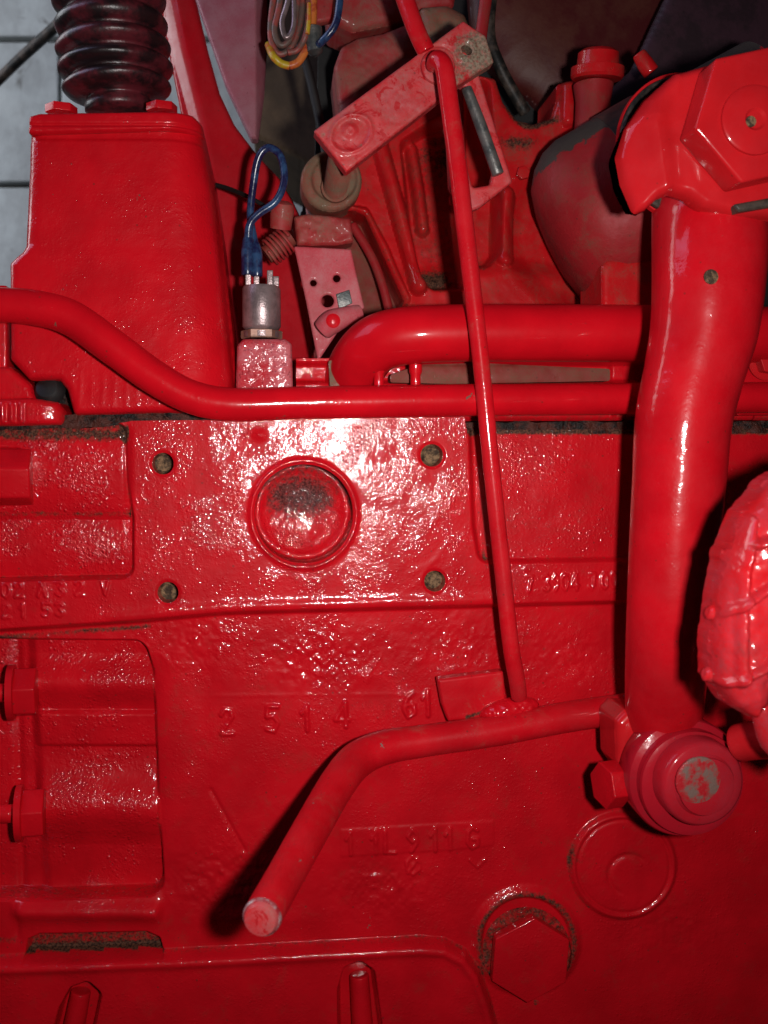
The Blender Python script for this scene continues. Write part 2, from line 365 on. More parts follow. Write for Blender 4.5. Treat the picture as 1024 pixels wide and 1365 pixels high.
M_wred = plain('red_wire', (0.50, 0.04, 0.02), 0.4, 0, 0.3, 500, 0.3, (0.6, 0.16, 0.03), v2=80)
M_wgrey = plain('dirty_wire', (0.16, 0.10, 0.08), 0.5, 0, 0.3, 500, 0.3, (0.3, 0.05, 0.04), v2=80)
M_wall = plain('whitewash', (0.46, 0.48, 0.48), 0.85, 0, 3.0, 60, 0.10, (0.52, 0.55, 0.55), v2=9)
def stain(m):
    nt = m.node_tree; b = [n for n in nt.nodes if n.type == 'BSDF_PRINCIPLED'][0]; src = b.inputs['Base Color'].links[0].from_socket
    pos = [n for n in nt.nodes if n.type == 'NEW_GEOMETRY'][0].outputs['Position']
    f = rng(nt, noise(nt, pos, 7, 6, .75, .5), .60, .66); nt.links.new(mix(nt, mth(nt, 'MULTIPLY', f, .75), src, (.12, .11, .10)), b.inputs['Base Color'])
stain(M_wall)
M_joint = plain('dark_joint', (0.05, 0.045, 0.04), 0.9)
M_tank = plain('brown_primer', (0.085, 0.052, 0.028), 0.8, 0, 0.6, 120, 0.3, v2=12)
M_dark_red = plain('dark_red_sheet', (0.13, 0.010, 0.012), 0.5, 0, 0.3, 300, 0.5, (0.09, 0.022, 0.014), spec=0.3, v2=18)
M_panel = paint('rear_panel_paint', col=(0.42, 0.006, 0.012), bump=0.06, lump=0.05, rough=0.30, coat=0.6, film=0.1)
M_pane2 = paint('grey_pink_reflection', col=(0.33, 0.09, 0.12), bump=0.1, lump=0.1, rough=0.42, coat=0.2, film=0.6, filmcol=(0.38, 0.20, 0.23))  # window reflection put into the panel's greyish pink colour

# ------------------------------------------------------------------ background wall
wall = thing('block_wall', 'whitewashed wall of large blocks with dark joints behind the engine', 'wall')
o = slab('mortar', [(-500, -500), (1500, -500), (1500, 900), (-500, 900)], 1.325, 0.04, M_joint, wall, 0.002)
ys = [-330, -140, 52, 246, 440, 640]
for r_, (a, b) in enumerate(zip(ys[:-1], ys[1:])):
    x = -260 + (r_ % 2) * 170
    while x < 760:
        x2 = x + 340
        bw = slab('wall_block', [(x + 2, a + 4), (x2 - 2, a + 4), (x2 - 2, b - 4), (x + 2, b - 4)], 1.30 + rnd.uniform(0, .004), 0.03, M_wall, wall, 0.004); x = x2
# ------------------------------------------------------------------ engine block
GL = {'0': [[(.5, 0), (.15, .2), (.1, .5), (.15, .8), (.5, 1), (.85, .8), (.9, .5), (.85, .2), (.5, 0)]],
 '1': [[(.2, .3), (.55, 0), (.55, 1)]], '2': [[(.1, .22), (.35, 0), (.75, .05), (.85, .3), (.2, .85), (.1, 1), (.9, 1)]],
 '3': [[(.1, .1), (.5, 0), (.85, .2), (.5, .47), (.9, .75), (.5, 1), (.1, .88)]], '4': [[(.75, 1), (.75, 0), (.05, .72), (1, .72)]],
 '5': [[(.9, 0), (.2, 0), (.15, .42), (.6, .38), (.9, .65), (.6, 1), (.1, .92)]],
 '6': [[(.8, .02), (.35, .2), (.1, .65), (.4, 1), (.85, .85), (.8, .5), (.3, .5), (.12, .7)]],
 '7': [[(.1, 0), (.9, 0), (.4, 1)]], '8': [[(.5, .45), (.15, .25), (.5, 0), (.85, .25), (.5, .45), (.1, .75), (.5, 1), (.9, .75), (.5, .45)]],
 '9': [[(.85, .4), (.5, .55), (.15, .3), (.5, 0), (.85, .2), (.85, .6), (.4, 1)]],
 'J': [[(.4, 0), (.9, 0), (.75, .8), (.45, 1), (.1, .85)]], 'G': [[(.9, .15), (.5, 0), (.15, .25), (.1, .7), (.45, 1), (.9, .85), (.9, .55), (.55, .55)]],
 'L': [[(.15, 0), (.15, 1), (.95, 1)]], 'C': [[(.9, .15), (.5, 0), (.15, .25), (.1, .7), (.45, 1), (.9, .85)]], 'V': [[(.1, 0), (.5, 1), (.9, 0)]],
 'A': [[(.1, 1), (.5, 0), (.9, 1)], [(.25, .65), (.75, .65)]], 'O/': [[(.5, 0), (.1, .3), (.1, .7), (.5, 1), (.9, .7), (.9, .3), (.5, 0)], [(.2, .9), (.8, .1)]]}
TXT = []   # glyph, x, y (centre), w, h, stroke, height mm
for g, x, y in (('2', 302, 967), ('5', 363, 963), ('1', 409, 962), ('4', 457, 957), ('6', 548, 944), ('1', 572, 942)): TXT.append((g, x, y, 20, 33, 3.4, 1.5))
for g, x, y in (('1', 468, 1131), ('1', 502, 1130), ('L', 521, 1129), ('9', 552, 1127), ('1', 582, 1126), ('1', 602, 1125), ('G', 633, 1123)): TXT.append((g, x, y, 17, 29, 3.2, 1.3))
TXT.append(('O/', 553, 1161, 22, 24, 2.6, 0.9)); TXT.append(('V', 640, 1158, 26, 10, 2.6, 0.8))
for g, x in (('7', 706), ('3', 729), ('9', 741), ('0', 753), ('4', 766), ('J', 789), ('0', 806), ('0', 818)): TXT.append((g, x, 778 - (x - 706) * .04, 10, 21, 2.4, 1.1))
for g, x in (('0', 8), ('2', 25), ('A', 56), ('3', 80), ('2', 106), ('V', 140)): TXT.append((g, x, 787 - x * .03, 12, 19, 2.6, 1.1))
for g, x in (('2', 8), ('1', 30), ('5', 62), ('3', 80)): TXT.append((g, x, 815 - x * .03, 12, 17, 2.6, 1.1))
def glyph_d(X, Y, t):
    g, x, y, w_, h_, s, k = t; a = math.radians(-1.5); d = np.full(X.shape, 1e9)
    for pl in GL[g]:
        q = [((u - .5) * w_ * math.cos(a) - (v - .5) * h_ * math.sin(a) + x, (u - .5) * w_ * math.sin(a) + (v - .5) * h_ * math.cos(a) + y) for u, v in pl]
        d = np.minimum(d, path(X, Y, q))
    return d
def ridge_y(X): return np.interp(X, [-60, 0, 180, 300, 620, 830, 1100], [841, 838, 826, 815, 806, 800, 793])
PAD = [(174, 556), (619, 552), (624, 700), (632, 812), (182, 822), (176, 700)]
PKR = [(627, 566), (1130, 560), (1130, 742), (700, 748), (640, 749), (632, 700)]
PKL = [(-90, 565), (166, 565), (169, 640), (176, 690), (176, 769), (-90, 775)]
PKD = [(-90, 856), (190, 858), (202, 900), (208, 1060), (216, 1200), (-90, 1210)]
PLATE = [(-90, 1288), (230, 1277), (400, 1268), (560, 1259), (595, 1262), (622, 1276), (640, 1300), (654, 1340), (695, 1500), (-90, 1500)]
SLOT1 = [(80, 1345), (95, 1318), (118, 1310), (134, 1325), (105, 1460), (50, 1460)]
SLOT2 = [(452, 1320), (460, 1292), (480, 1283), (498, 1295), (520, 1460), (455, 1460)]
def band(d, w): return np.clip(1 - np.abs(d) / w, 0, 1)
HOLES = [(217, 618, 14.5), (576, 607, 15), (224, 790, 14), (580, 775, 14)]
def HB(X, Y):
    h = np.zeros(X.shape)
    dr = Y - ridge_y(X)                                     # lower wall
    low = 1 - st(dr - 4, 9)
    h -= 9 * low
    h += 1.2 * np.exp(-((dr + 6) / 7) ** 2) * st(np.abs(X - 400) - 260, 60)   # raised lip along the pad
    # right pocket
    d = poly(X, Y, PKR, 14); h -= 5.5 * st(d, 8)
    h += 2.0 * st(d, 10) * np.clip((Y - 590) / 160, -1, 1) * 0.6
    # left pocket with two lying bosses
    d = poly(X, Y, PKL, 14); m = st(d - 1, 4)
    g1 = 15 * bulge(Y - 622, 88) ; g2 = 6 + 5 * bulge(Y - 728, 46)
    inner = -19 + np.maximum(g1 * 1.1, g2)
    h = h * (1 - m) + m * inner
    ck = st(poly(X, Y, [(-90, 596), (28, 600), (34, 640), (30, 672), (-90, 676)], 8), 9); h -= 5 * ck * m
    # lower left pocket
    d = poly(X, Y, PKD, 20); m = np.maximum(st(d, 4), 0)
    b1 = 9 * np.exp(-((Y - 918) / 27) ** 2) + 3; b2 = 11 * np.exp(-((Y - 1088) / 36) ** 2) + 3 - 4 * np.clip((Y - 1120) / 80, 0, 1); fl = 6.5 * st(np.abs(Y - 982) - 26, 14) + .04 * (982 - Y)
    sl = -24 - 3 * np.clip((Y - 1120) / 70, 0, 1); x_in = st(34 - X + (Y - 900) * .06, 18)
    h -= 3.5 * np.exp(-np.clip(d, 0, 99) / 16) * (X > 150) * st(np.abs(Y - 1040) - 150, 60)
    inner = np.where(x_in > 0, sl + np.maximum(np.maximum(b1, b2), fl) * x_in, sl)
    h = h * (1 - m) + m * inner
    # rounded shoulder below the pocket
    h += 6 * np.exp(-((Y - 1222) / 13) ** 2) * st(poly(X, Y, [(14, 1190), (212, 1190), (212, 1250), (14, 1250)], 6) , 16)
    h -= 2 * np.exp(-((X - 10 - (Y - 860) * .02) / 6) ** 2) * st(np.abs(Y - 1060) - 200, 30)
    for x0_, y0_, a_ in ((300, 1180, 1.2), (250, 860, .8), (520, 1190, 1.0), (430, 880, 1.1), (620, 860, .8), (760, 880, .7), (900, 1240, .6)):
        rr_ = np.exp(-(((X - x0_) / 70) ** 2 + ((Y - y0_) / 40) ** 2)); h += a_ * rr_ * (1.1 * vnoise(X + 5, Y, 11) + .9 * vnoise(X, Y + 50, 5))
    # dip under lever, soft swelling
    h += 1.6 * np.exp(-(((X - 335) / 70) ** 2 + ((Y - 1232) / 12) ** 2))
    h -= 1.0 * np.exp(-((X - 270) / 18) ** 2) * st(np.abs(Y - 1040) - 150, 60)
    h -= 0.9 * np.exp(-(seg(X, Y, 280, 1060, 325, 1140) / 3) ** 2)
    # name plate step around lower number
    h += 0.5 * st(poly(X, Y, [(455, 1112), (662, 1100), (662, 1134), (600, 1140), (455, 1149)], 3), 4)
    h += 0.18 * np.exp(-((Y - 932 + (X - 300) * .01) / 2.5) ** 2) * st(np.abs(X - 420) - 140, 40)
    # cover plate at the bottom
    d = poly(X, Y, PLATE, 6); h += 9 * st(d, 9) + 2.0 * np.exp(-((d + 9) / 6) ** 2)
    for s in (SLOT1, SLOT2): h -= 16 * st(poly(X, Y, s, 8), 5)
    h -= 9 * st(poly(X, Y, [(28, 1295), (34, 1262), (50, 1255), (194, 1252), (210, 1259), (219, 1290)], 1), 4) * (1 - st(poly(X, Y, PLATE, 6) , 9))
    # rings
    d = np.hypot(X - 705, Y - 1262); h += 3.4 * st(d - 71, 14) - 3.0 * st(d - 60, 5)
    d = np.hypot(X - 836, Y - 1160); h += 3.2 * st(d - 71, 8) - 1.8 * st(d - 64, 5) + 1.2 * st(d - 61, 6)
    h -= 1.2 * np.exp(-((np.hypot(X - 843, Y - 1172) - 27) / 3.5) ** 2) * st((X - 843) * .8 + (Y - 1172) * .6 - 4, 16)
    # groove beside pad
    h -= 1.5 * np.exp(-((X - 170) / 5) ** 2) * st(np.abs(Y - 640) - 70, 20)
    # drips and old scars
    for x, y, r_, k in ((347, 580, 9, 1.4), (60, 590, 9, .8), (490, 908, 12, 1.0), (560, 885, 6, .8), (556, 868, 5, .7), (700, 760, 5, .6)): h += k * np.exp(-((X - x) ** 2 + ((Y - y) * 1.3) ** 2) / r_ ** 2)
    for x0_, y0_, x1_, y1_ in ((560, 770, 600, 720), (575, 700, 612, 655), (545, 765, 585, 745), (520, 800, 570, 770)): h += .15 * np.exp(-(seg(X, Y, x0_, y0_, x1_, y1_) / 4) ** 2)
    # ring lip of the core plug
    d = np.hypot((X - 405), (Y - 685) * .985); h += 1.5 * np.exp(-((d - 70) / 3.6) ** 2)
    for x, y, r_ in HOLES: h -= 1.0 * st(circ(X, Y, x, y, r_ + 2), 4)
    # lettering
    for t in TXT:
        _, x, y, w_, h_, s, k = t
        sel = (np.abs(X - x) < w_) & (np.abs(Y - y) < h_)
        if sel.any():
            dd = glyph_d(X[sel], Y[sel], t); h[sel] += .75 * k * st(dd - s * .75, s * 1.0) * np.clip(0.5 + 1.3 * (vnoise(X[sel], Y[sel] + 40, 8) + .5), 0, 1.3)
    h += 0.60 * vnoise(X, Y, 53) + 0.22 * vnoise(X + 77, Y + 31, 21) + 0.08 * vnoise(X, Y + 9, 8)
    return h
ISL = [(28, 1295), (34, 1262), (50, 1255), (194, 1252), (210, 1259), (219, 1290)]
M_boss = paint('coarse_cast_paint', bump=2.3, bscale=500, lump=0.15, rough=0.40, coat=0.9, coatr=0.09)
def MB_(X, Y):
    d = poly(X, Y, [(-90, 572), (120, 570), (172, 562), (175, 561), (619, 556), (622, 573), (1110, 571), (1110, 1500), (-90, 1500)], 0)
    d = np.maximum(d, -circ(X, Y, 405, 685 , 66))
    d = np.maximum(d, -circ(X, Y, 706, 1276, 59.5))
    for x, y, r_ in HOLES: d = np.maximum(d, -circ(X, Y, x, y, r_))
    return d
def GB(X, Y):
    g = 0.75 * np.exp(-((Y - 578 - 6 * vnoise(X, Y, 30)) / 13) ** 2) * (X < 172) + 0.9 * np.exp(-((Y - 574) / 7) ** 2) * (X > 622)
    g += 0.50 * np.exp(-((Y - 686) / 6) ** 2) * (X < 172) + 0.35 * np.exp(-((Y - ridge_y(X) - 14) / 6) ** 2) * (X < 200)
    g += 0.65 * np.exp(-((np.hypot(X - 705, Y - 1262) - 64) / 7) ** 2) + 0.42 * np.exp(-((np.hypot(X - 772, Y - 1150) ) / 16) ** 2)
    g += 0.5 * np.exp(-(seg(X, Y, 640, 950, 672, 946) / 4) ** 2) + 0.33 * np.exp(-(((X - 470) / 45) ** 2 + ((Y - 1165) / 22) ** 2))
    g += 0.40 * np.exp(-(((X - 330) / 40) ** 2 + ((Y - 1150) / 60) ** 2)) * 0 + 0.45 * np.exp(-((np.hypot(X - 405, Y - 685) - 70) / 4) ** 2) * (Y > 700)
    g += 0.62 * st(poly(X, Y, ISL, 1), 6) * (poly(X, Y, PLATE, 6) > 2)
    dk = poly(X, Y, PKD, 20); g += .42 * np.exp(-((dk + 1) / 5) ** 2) + .40 * np.exp(-((poly(X, Y, PKL, 14) + 1) / 5) ** 2) + .36 * np.exp(-((poly(X, Y, PKR, 16) + 3) / 5) ** 2)  # pocket edges: grime together with the edge shadows put into the colour
    g += .38 * np.exp(-((Y - ridge_y(X) - 13) / 5) ** 2) * (.5 + vnoise(X, Y, 60)) + .45 * np.exp(-((poly(X, Y, PLATE, 6) - 3) / 4) ** 2)  # shadow line under the pad ridge painted in with the grime
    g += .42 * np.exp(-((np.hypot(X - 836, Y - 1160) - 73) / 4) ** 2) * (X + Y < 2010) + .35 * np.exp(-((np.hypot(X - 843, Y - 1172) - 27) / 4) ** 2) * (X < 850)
    g += .36 * st(ell(X, Y, 335, 1150, 30, 70, 30), 60) + .30 * st(ell(X, Y, 600, 1110, 60, 25), 50) + .5 * np.exp(-((Y - 1262) / 8) ** 2) * (X < 20)  # tilted dark oval follows the lever's cast shadow, painted into the colour
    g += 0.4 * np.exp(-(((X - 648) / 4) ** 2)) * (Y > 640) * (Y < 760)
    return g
ENG = thing('engine_block', 'glossy red painted cast iron engine block with square flange and four bolt holes', 'engine block')
ENG.location = (0, 0, 0)
def txtd(t):
    def f(X, Y):
        d = np.full(X.shape, 1e9); sel = (np.abs(X - t[1]) < t[3]) & (np.abs(Y - t[2]) < t[4])
        if sel.any(): d[sel] = glyph_d(X[sel], Y[sel], t) - t[5]
        return d
    return f
pr = [('embossed_character', txtd(t)) for t in TXT] + [
      ('flange_pad', lambda X, Y: poly(X, Y, PAD)), ('side_pocket', lambda X, Y: poly(X, Y, PKR, 16)), ('inspection_slot', lambda X, Y: poly(X, Y, ISL, 1)), ('bolt_boss', lambda X, Y: poly(X, Y, PKL, 14), M_boss),
      ('bolt_boss', lambda X, Y: poly(X, Y, PKD, 20) - 1, M_boss), ('sump_cover', lambda X, Y: poly(X, Y, PLATE, 6) - 4),
      ('plug_collar', lambda X, Y: circ(X, Y, 705, 1262, 80)), ('core_disc', lambda X, Y: circ(X, Y, 836, 1160, 72))]
relief('block_wall_casting', (-80, 550, 1105, 1480), 1.6, 0.0, HB, M_block, ENG, MB_, 0.03, pr, GB)
for x, y, r_ in HOLES:
    relief('bolt_hole', (x - 24, y - 24, x + 24, y + 24), 1.2, 0.015, lambda X, Y: 1.6 * vnoise(X, Y, 5) + 2.4 * vnoise(X, Y, 11) - 4 * (1 - st(circ(X, Y, x, y, r_ - 2.5), 5)), M_hole, ENG, lambda X, Y: circ(X, Y, x, y, r_ + 6), 0.01)
def HC(X, Y):
    d = np.hypot(X - 403, Y - 682)
    return 1.2 * np.exp(-((d - 60) / 5) ** 2) - 4.5 * np.clip(1 - (d / 56) ** 2, 0, 1) - 1.5 * st(np.abs(d - 66) - 2, 4) + .5 * vnoise(X, Y, 12) + .3 * vnoise(X, Y, 6)
M_core = paint('core_plug_paint', bump=1.6, bscale=700, lump=0.2, rough=0.4, coat=0.9, coatr=.05, gcol=((0.045, 0.008, 0.008), (0.17, 0.04, 0.035)))
relief('core_plug', (325, 605, 485, 765), 1.5, 0.014, HC, M_core, ENG, lambda X, Y: circ(X, Y, 404, 685, 73), 0.01,
       grime_shade=lambda X, Y: 0.55 * st(ell(X, Y, 402, 650, 60, 40), 46) + 0.62 * np.exp(-((np.hypot(X - 403, Y - 682) - 66) / 5) ** 2) + .25 * st(circ(X, Y, 400, 690, 50), 20))
# drain plug, sunk oval opening
hexhead('drain_plug', P(708, 1281, -0.002) + Vector((0, .009, 0)), (0, -1, 0), 61 * S(0), 0.009, M_block, ENG, rot=-4)
relief('drain_plug_seat', (630, 1200, 790, 1360), 2, 0.010, lambda X, Y: vnoise(X, Y, 8) * 2.0 + 1.5 * vnoise(X, Y, 17), M_block, ENG, lambda X, Y: circ(X, Y, 706, 1275, 67), 0.01, grime_shade=lambda X, Y: .58 + 0 * X)
# horizontal hex bolts in the pockets
for (x, y, r_, yy, wx) in ((-2, 636, 38, -0.002, 30), (20, 923, 34, 0.004, 24), (31, 1084, 34, 0.004, 24)):
    q = P(x, y, yy); hexhead('hex_bolt', q, (1, 0.12, -0.01), r_ * S(yy), wx * S(yy) * (1.4 if x < 0 else 1.15), M_house, ENG, rot=12)
    lathe('bolt_washer', q - Vector((0.0045, 0, 0)), (1, 0.12, 0), [(0, r_ * S(yy) * .8), (0.0002, r_ * S(yy) * 1.06), (0.0043, r_ * S(yy) * 1.08), (0.0048, r_ * S(yy))], M_house, ENG, 36)
    tubew('bolt_shank', [q - Vector((0.03, 0, 0)), q], [0.006, 0.006], M_house, ENG, 20, 2)
# bolts standing in the cover slots
for (a, b) in (((108, 1322), (80, 1470)), ((479, 1300), (490, 1470))):
    tube('cover_stud', [(a[0], a[1], 0.010, 13), ((a[0] + b[0]) / 2, (a[1] + b[1]) / 2, 0.009, 15), (b[0], b[1], 0.008, 17)], M_house, ENG)
# gasket strips
for q, yy in (([(-80, 556), (180, 550), (330, 552), (330, 564), (180, 564), (120, 570), (-80, 576)], 0.004), ([(610, 563), (1110, 561), (1110, 577), (610, 579)], 0.006)):
    relief('gasket', (-90, 540, 1110, 585), 2.4, yy, lambda X, Y: 1.8 * vnoise(X, Y, 9) + 1.5 * vnoise(X, Y, 23), M_gasket, ENG, lambda X, Y: poly(X, Y, q) + 3.5 * vnoise(X, Y, 13), 0.03)

# ------------------------------------------------------------------ cylinder head strip between the pipes
HEAD = thing('cylinder_head', 'red cylinder head edge with brown dusty ledge behind the two horizontal pipes', 'cylinder head')
def HH(X, Y):
    h = 5 * st(poly(X, Y, [(815, 440), (1000, 440), (1000, 620), (815, 620)], 4), 5) + 3 * st(np.abs(Y - 545) - 14, 6) - 6 * st(np.abs(Y - 497) - 12, 6)
    return h + .6 * vnoise(X, Y, 21) + .4 * vnoise(X, Y, 8)
relief('head_casting', (385, 460, 1110, 570), 2.2, 0.022, HH, M_house, HEAD, lambda X, Y: poly(X, Y, [(395, 478), (1105, 470), (1105, 560), (395, 562)]), 0.1,
       grime_shade=lambda X, Y: 0.62 * st(np.abs(Y - 499) - 9, 6) * st(np.abs(X - 690) - 120, 30) + .4 * (Y > 552))
relief('dusty_ledge', (500, 480, 830, 516), 2, 0.012, lambda X, Y: vnoise(X, Y, 12) + 2 * bulge(Y - 500, 14), M_brown, HEAD, lambda X, Y: poly(X, Y, [(520, 500), (560, 486), (640, 484), (812, 492), (812, 508), (600, 512), (520, 510)], 3), 0.02)
relief('dusty_fillet', (430, 470, 530, 520), 2, 0.012, lambda X, Y: 2 * vnoise(X, Y, 12), M_grease, HEAD, lambda X, Y: poly(X, Y, [(438, 480), (508, 486), (490, 514), (440, 516)], 3), 0.02)
for x in (505, 554): lathe('head_stud', P(x, 516, 0.0), (0, 0, 1), [(0, .0035), (.008, .0035), (.010, .0045), (.015, .0045), (.016, .003)], M_house, HEAD, 20)
relief('end_face', (960, 380, 1110, 565), 2.2, 0.0, lambda X, Y: 3 * fil(poly(X, Y, [(985, 420), (1100, 410), (1100, 552), (985, 554)], 4), 7) + .3 * vnoise(X, Y, 15), M_house, HEAD, lambda X, Y: poly(X, Y, [(985, 420), (1100, 410), (1100, 552), (985, 554)], 4), 0.04)
q = P(1022, 481, -0.004); lathe('washer', q, (0, -1, 0), [(0, .0135), (.0015, .0137), (.0022, .0128)], M_nut, HEAD)
hexhead('hex_bolt', q + Vector((0, -.002, 0)), (0, -1, 0), .0105, .009, M_nut, HEAD, rot=20)

# ------------------------------------------------------------------ steering gear housing, top left
GB_ = thing('gear_housing', 'tall smooth red gear housing with bolted lid, left of the blue wires', 'gear housing')
HO = [(34, 160), (266, 156), (276, 195), (292, 300), (308, 440), (314, 500), (312, 549), (100, 554), (90, 520), (80, 508), (40, 507), (14, 480), (11, 350), (27, 333), (34, 220)]
def HHo(X, Y):
    d = poly(X, Y, HO, 7)
    xr = np.interp(Y, [150, 250, 550], [266, 284, 314]); xl = np.interp(Y, [150, 325, 345, 550], [36, 29, 12, 10])
    h = 7 * fil(d, 12) + 24 * (np.sqrt(np.clip(1 - np.clip(1 - (xr - X) / 62, 0, 1) ** 2, 0, 1)) - 1)
    h += 10 * (np.sqrt(np.clip(1 - np.clip(1 - (X - xl) / 26, 0, 1) ** 2, 0, 1)) - 1) * st(Y - 335, 20)
    h += 6 * np.clip((Y - 330) / 220, 0, 1) - 1.2 * st(Y - 186, 4)
    h += 0.7 * np.clip(np.sin(X * .42 + 2 * vnoise(X, Y, 30)) * .5, 0, 1) * (vnoise(X, Y, 16) + .5) * st(np.abs(Y - 522) - 22, 20) * st(np.abs(X - 175) - 75, 10)
    return h + .5 * vnoise(X, Y, 47) + .30 * vnoise(X, Y, 19) + .14 * vnoise(X, Y, 8)
relief('housing_body', (0, 150, 325, 560), 1.9, 0.004, HHo, M_house, GB_, lambda X, Y: poly(X, Y, HO, 7), 0.10)
HL = [(38, 154), (52, 150), (255, 147), (267, 155), (269, 171), (37, 178)]
relief('lid', (25, 140, 280, 185), 1.4, 0.0, lambda X, Y: 3 * fil(poly(X, Y, HL, 4), 5) - 1.4 * np.exp(-((Y - 166) / 2) ** 2) + 26 * (np.sqrt(np.clip(1 - np.clip(1 - (269 - X) / 55, 0, 1) ** 2, 0, 1)) - 1) + .4 * vnoise(X, Y, 9), M_house, GB_, lambda X, Y: poly(X, Y, HL, 4), 0.10)
for x, y, r_ in ((82, 152, 20), (216, 150, 20)):
    hexhead('lid_bolt', P(x, y, 0.018), (0, 0, 1), r_ * S(.018), 10 * S(.018), M_house, GB_, rot=15)
NB = thing('rubber_bellows', 'dark ribbed rubber bellows boot standing on the red gear housing lid', 'rubber boot')
prof = []
c0 = P(160, 152, 0.045); c1 = P(140, -60, 0.045); ax = (c1 - c0); Ltot = ax.length; s_ = S(0.045)
prof += [(0, 40 * s_), (4 * s_, 43 * s_), (12 * s_, 43 * s_), (16 * s_, 38 * s_), (19 * s_, 40 * s_)]
t = 20
for k, (rr, pitch) in enumerate(((68, 23), (72, 24), (72, 26), (70, 30), (71, 32), (71, 33), (70, 33))):
    for j in range(10):
        a = j / 10 * 2 * math.pi; prof.append(((t + j / 10 * pitch) * s_, (rr - 17 + 17 * math.sin(math.pi * j / 10) ** 0.7) * s_))
    t += pitch
lathe('boot', c0, ax, prof, M_rubber, NB, 64, angle=0, wob=0.006)
# mounting foot and notch, left
FT = thing('mounting_foot', 'red cast foot with rounded end under the gear housing at the left edge', 'mounting foot')
HF = [(-80, 534), (40, 530), (76, 536), (84, 548), (82, 566), (-80, 570)]
relief('foot', (-80, 520, 95, 575), 1.6, -0.004, lambda X, Y: 5 * fil(poly(X, Y, HF, 7), 8) + 1.0 * np.sin(X * .5) * st(X - 34, 8) * st(np.abs(Y - 550) - 12, 8) + 8 * (np.sqrt(np.clip(1 - np.clip(1 - (84 - X) / 30, 0, 1) ** 2, 0, 1)) - 1), M_block, FT, lambda X, Y: poly(X, Y, HF, 7), 0.05)
relief('recess_back', (-20, 480, 112, 570), 2.5, 0.03, lambda X, Y: 2 * vnoise(X, Y, 12), M_gasket, FT, None, 0.01)
lathe('stud_tip', P(68, 522, 0.010), (-.2, -1, .4), [(0, .010), (.004, .0095), (.007, .007), (.008, .003)], M_black, FT, 32)
slab('side_rib', [(-80, 380), (9, 380), (9, 505), (-80, 505)], 0.01, .03, M_house, FT, .002)
relief('shoulder', (-80, 478, 60, 540), 2, 0.004, lambda X, Y: 5 * fil(poly(X, Y, [(-80, 490), (12, 488), (40, 512), (48, 536), (-80, 536)], 6), 9), M_block, FT, lambda X, Y: poly(X, Y, [(-80, 490), (12, 488), (40, 512), (48, 536), (-80, 536)], 6), 0.04)

# ------------------------------------------------------------------ pipes
o = tube('fuel_pipe', [(-70, 402, -.026, 22), (-10, 406, -.026, 22), (45, 410, -.026, 22.5), (95, 424, -.026, 23), (150, 462, -.027, 23), (205, 502, -.028, 22.5), (255, 529, -.028, 22), (310, 539, -.028, 22), (400, 537, -.026, 21.5), (520, 535, -.024, 21.5), (640, 533, -.022, 21.5), (760, 532, -.020, 21.5), (900, 531, -.018, 21.5), (1090, 529, -.016, 21)], M_pipe, None, 36, 10, noise=.012)
tag(o, 'slim red steel pipe running level then rising in an S bend over the gear housing', 'pipe')
o = tube('thick_pipe', [(462, 560, .060, 38), (468, 522, .040, 38), (478, 486, .018, 38.5), (504, 458, .002, 38.5), (548, 447, -.006, 38), (620, 444, -.008, 38), (740, 444, -.008, 38.5), (900, 445, -.008, 38.5), (1080, 447, -.008, 38)], paint('red_smooth_paint', bump=0.07, bscale=420, lump=0.12, rough=0.36, coat=0.45, chips=0.1), None, 48, 12)
tag(o, 'thick red pipe with a rounded elbow at its left, above the slim pipe', 'pipe')

# ------------------------------------------------------------------ pump housing behind the arm
PU = thing('injection_pump', 'dusty red ribbed injection pump casting behind the slanted arm and thin rod', 'pump')
PO = [(408, 228), (420, 208), (450, 196), (490, 185), (560, 140), (640, 98), (662, 103), (672, 135), (690, 158), (712, 164), (736, 156), (743, 132), (744, 110), (768, 104), (800, 128), (810, 172), (880, 160), (880, 480), (500, 480), (538, 404), (510, 340), (486, 288), (470, 281), (430, 284), (412, 268)]
def HP(X, Y):
    d = poly(X, Y, PO, 6); h = 5 * fil(d, 11)
    h += 6 * bulge(path(X, Y, [(455, 280), (484, 286), (508, 330), (537, 400)]) , 9) * 1.2
    h += 11 * bulge(path(X, Y, [(505, 190), (527, 270), (552, 362), (556, 385)]), 11)
    pk = poly(X, Y, [(537, 190), (566, 170), (606, 150), (620, 385), (575, 386), (562, 372), (548, 300)], 10); h -= 21 * st(pk, 10)
    h += 9 * bulge(path(X, Y, [(552, 190), (562, 250), (568, 300)]), 9) * st(pk, 6)
    pk = poly(X, Y, [(622, 110), (650, 106), (664, 250), (664, 335), (650, 354), (624, 356)], 10); h -= 18 * st(pk, 9)
    pk = poly(X, Y, [(478, 300), (500, 350), (500, 480), (400, 480), (400, 300)], 3); 
    h += 10 * bulge(path(X, Y, [(674, 262), (672, 344)]), 13)
    h += 9 * st(352 - Y + 0.12 * np.abs(X - 670), 34) * st(np.abs(X - 655) - 110, 60)
    h -= 10 * st(circ(X, Y, 780, 310, 100), 40)
    h += 8 * st(poly(X, Y, [(803, 350), (880, 340), (880, 480), (803, 480)], 8), 8)
    h += 6 * bulge(path(X, Y, [(757, 118), (757, 160)]), 10) + 4 * bulge(path(X, Y, [(783, 125), (781, 165)]), 7)
    return h + .8 * vnoise(X, Y, 31) + .5 * vnoise(X, Y, 13) + .2 * vnoise(X, Y, 6)
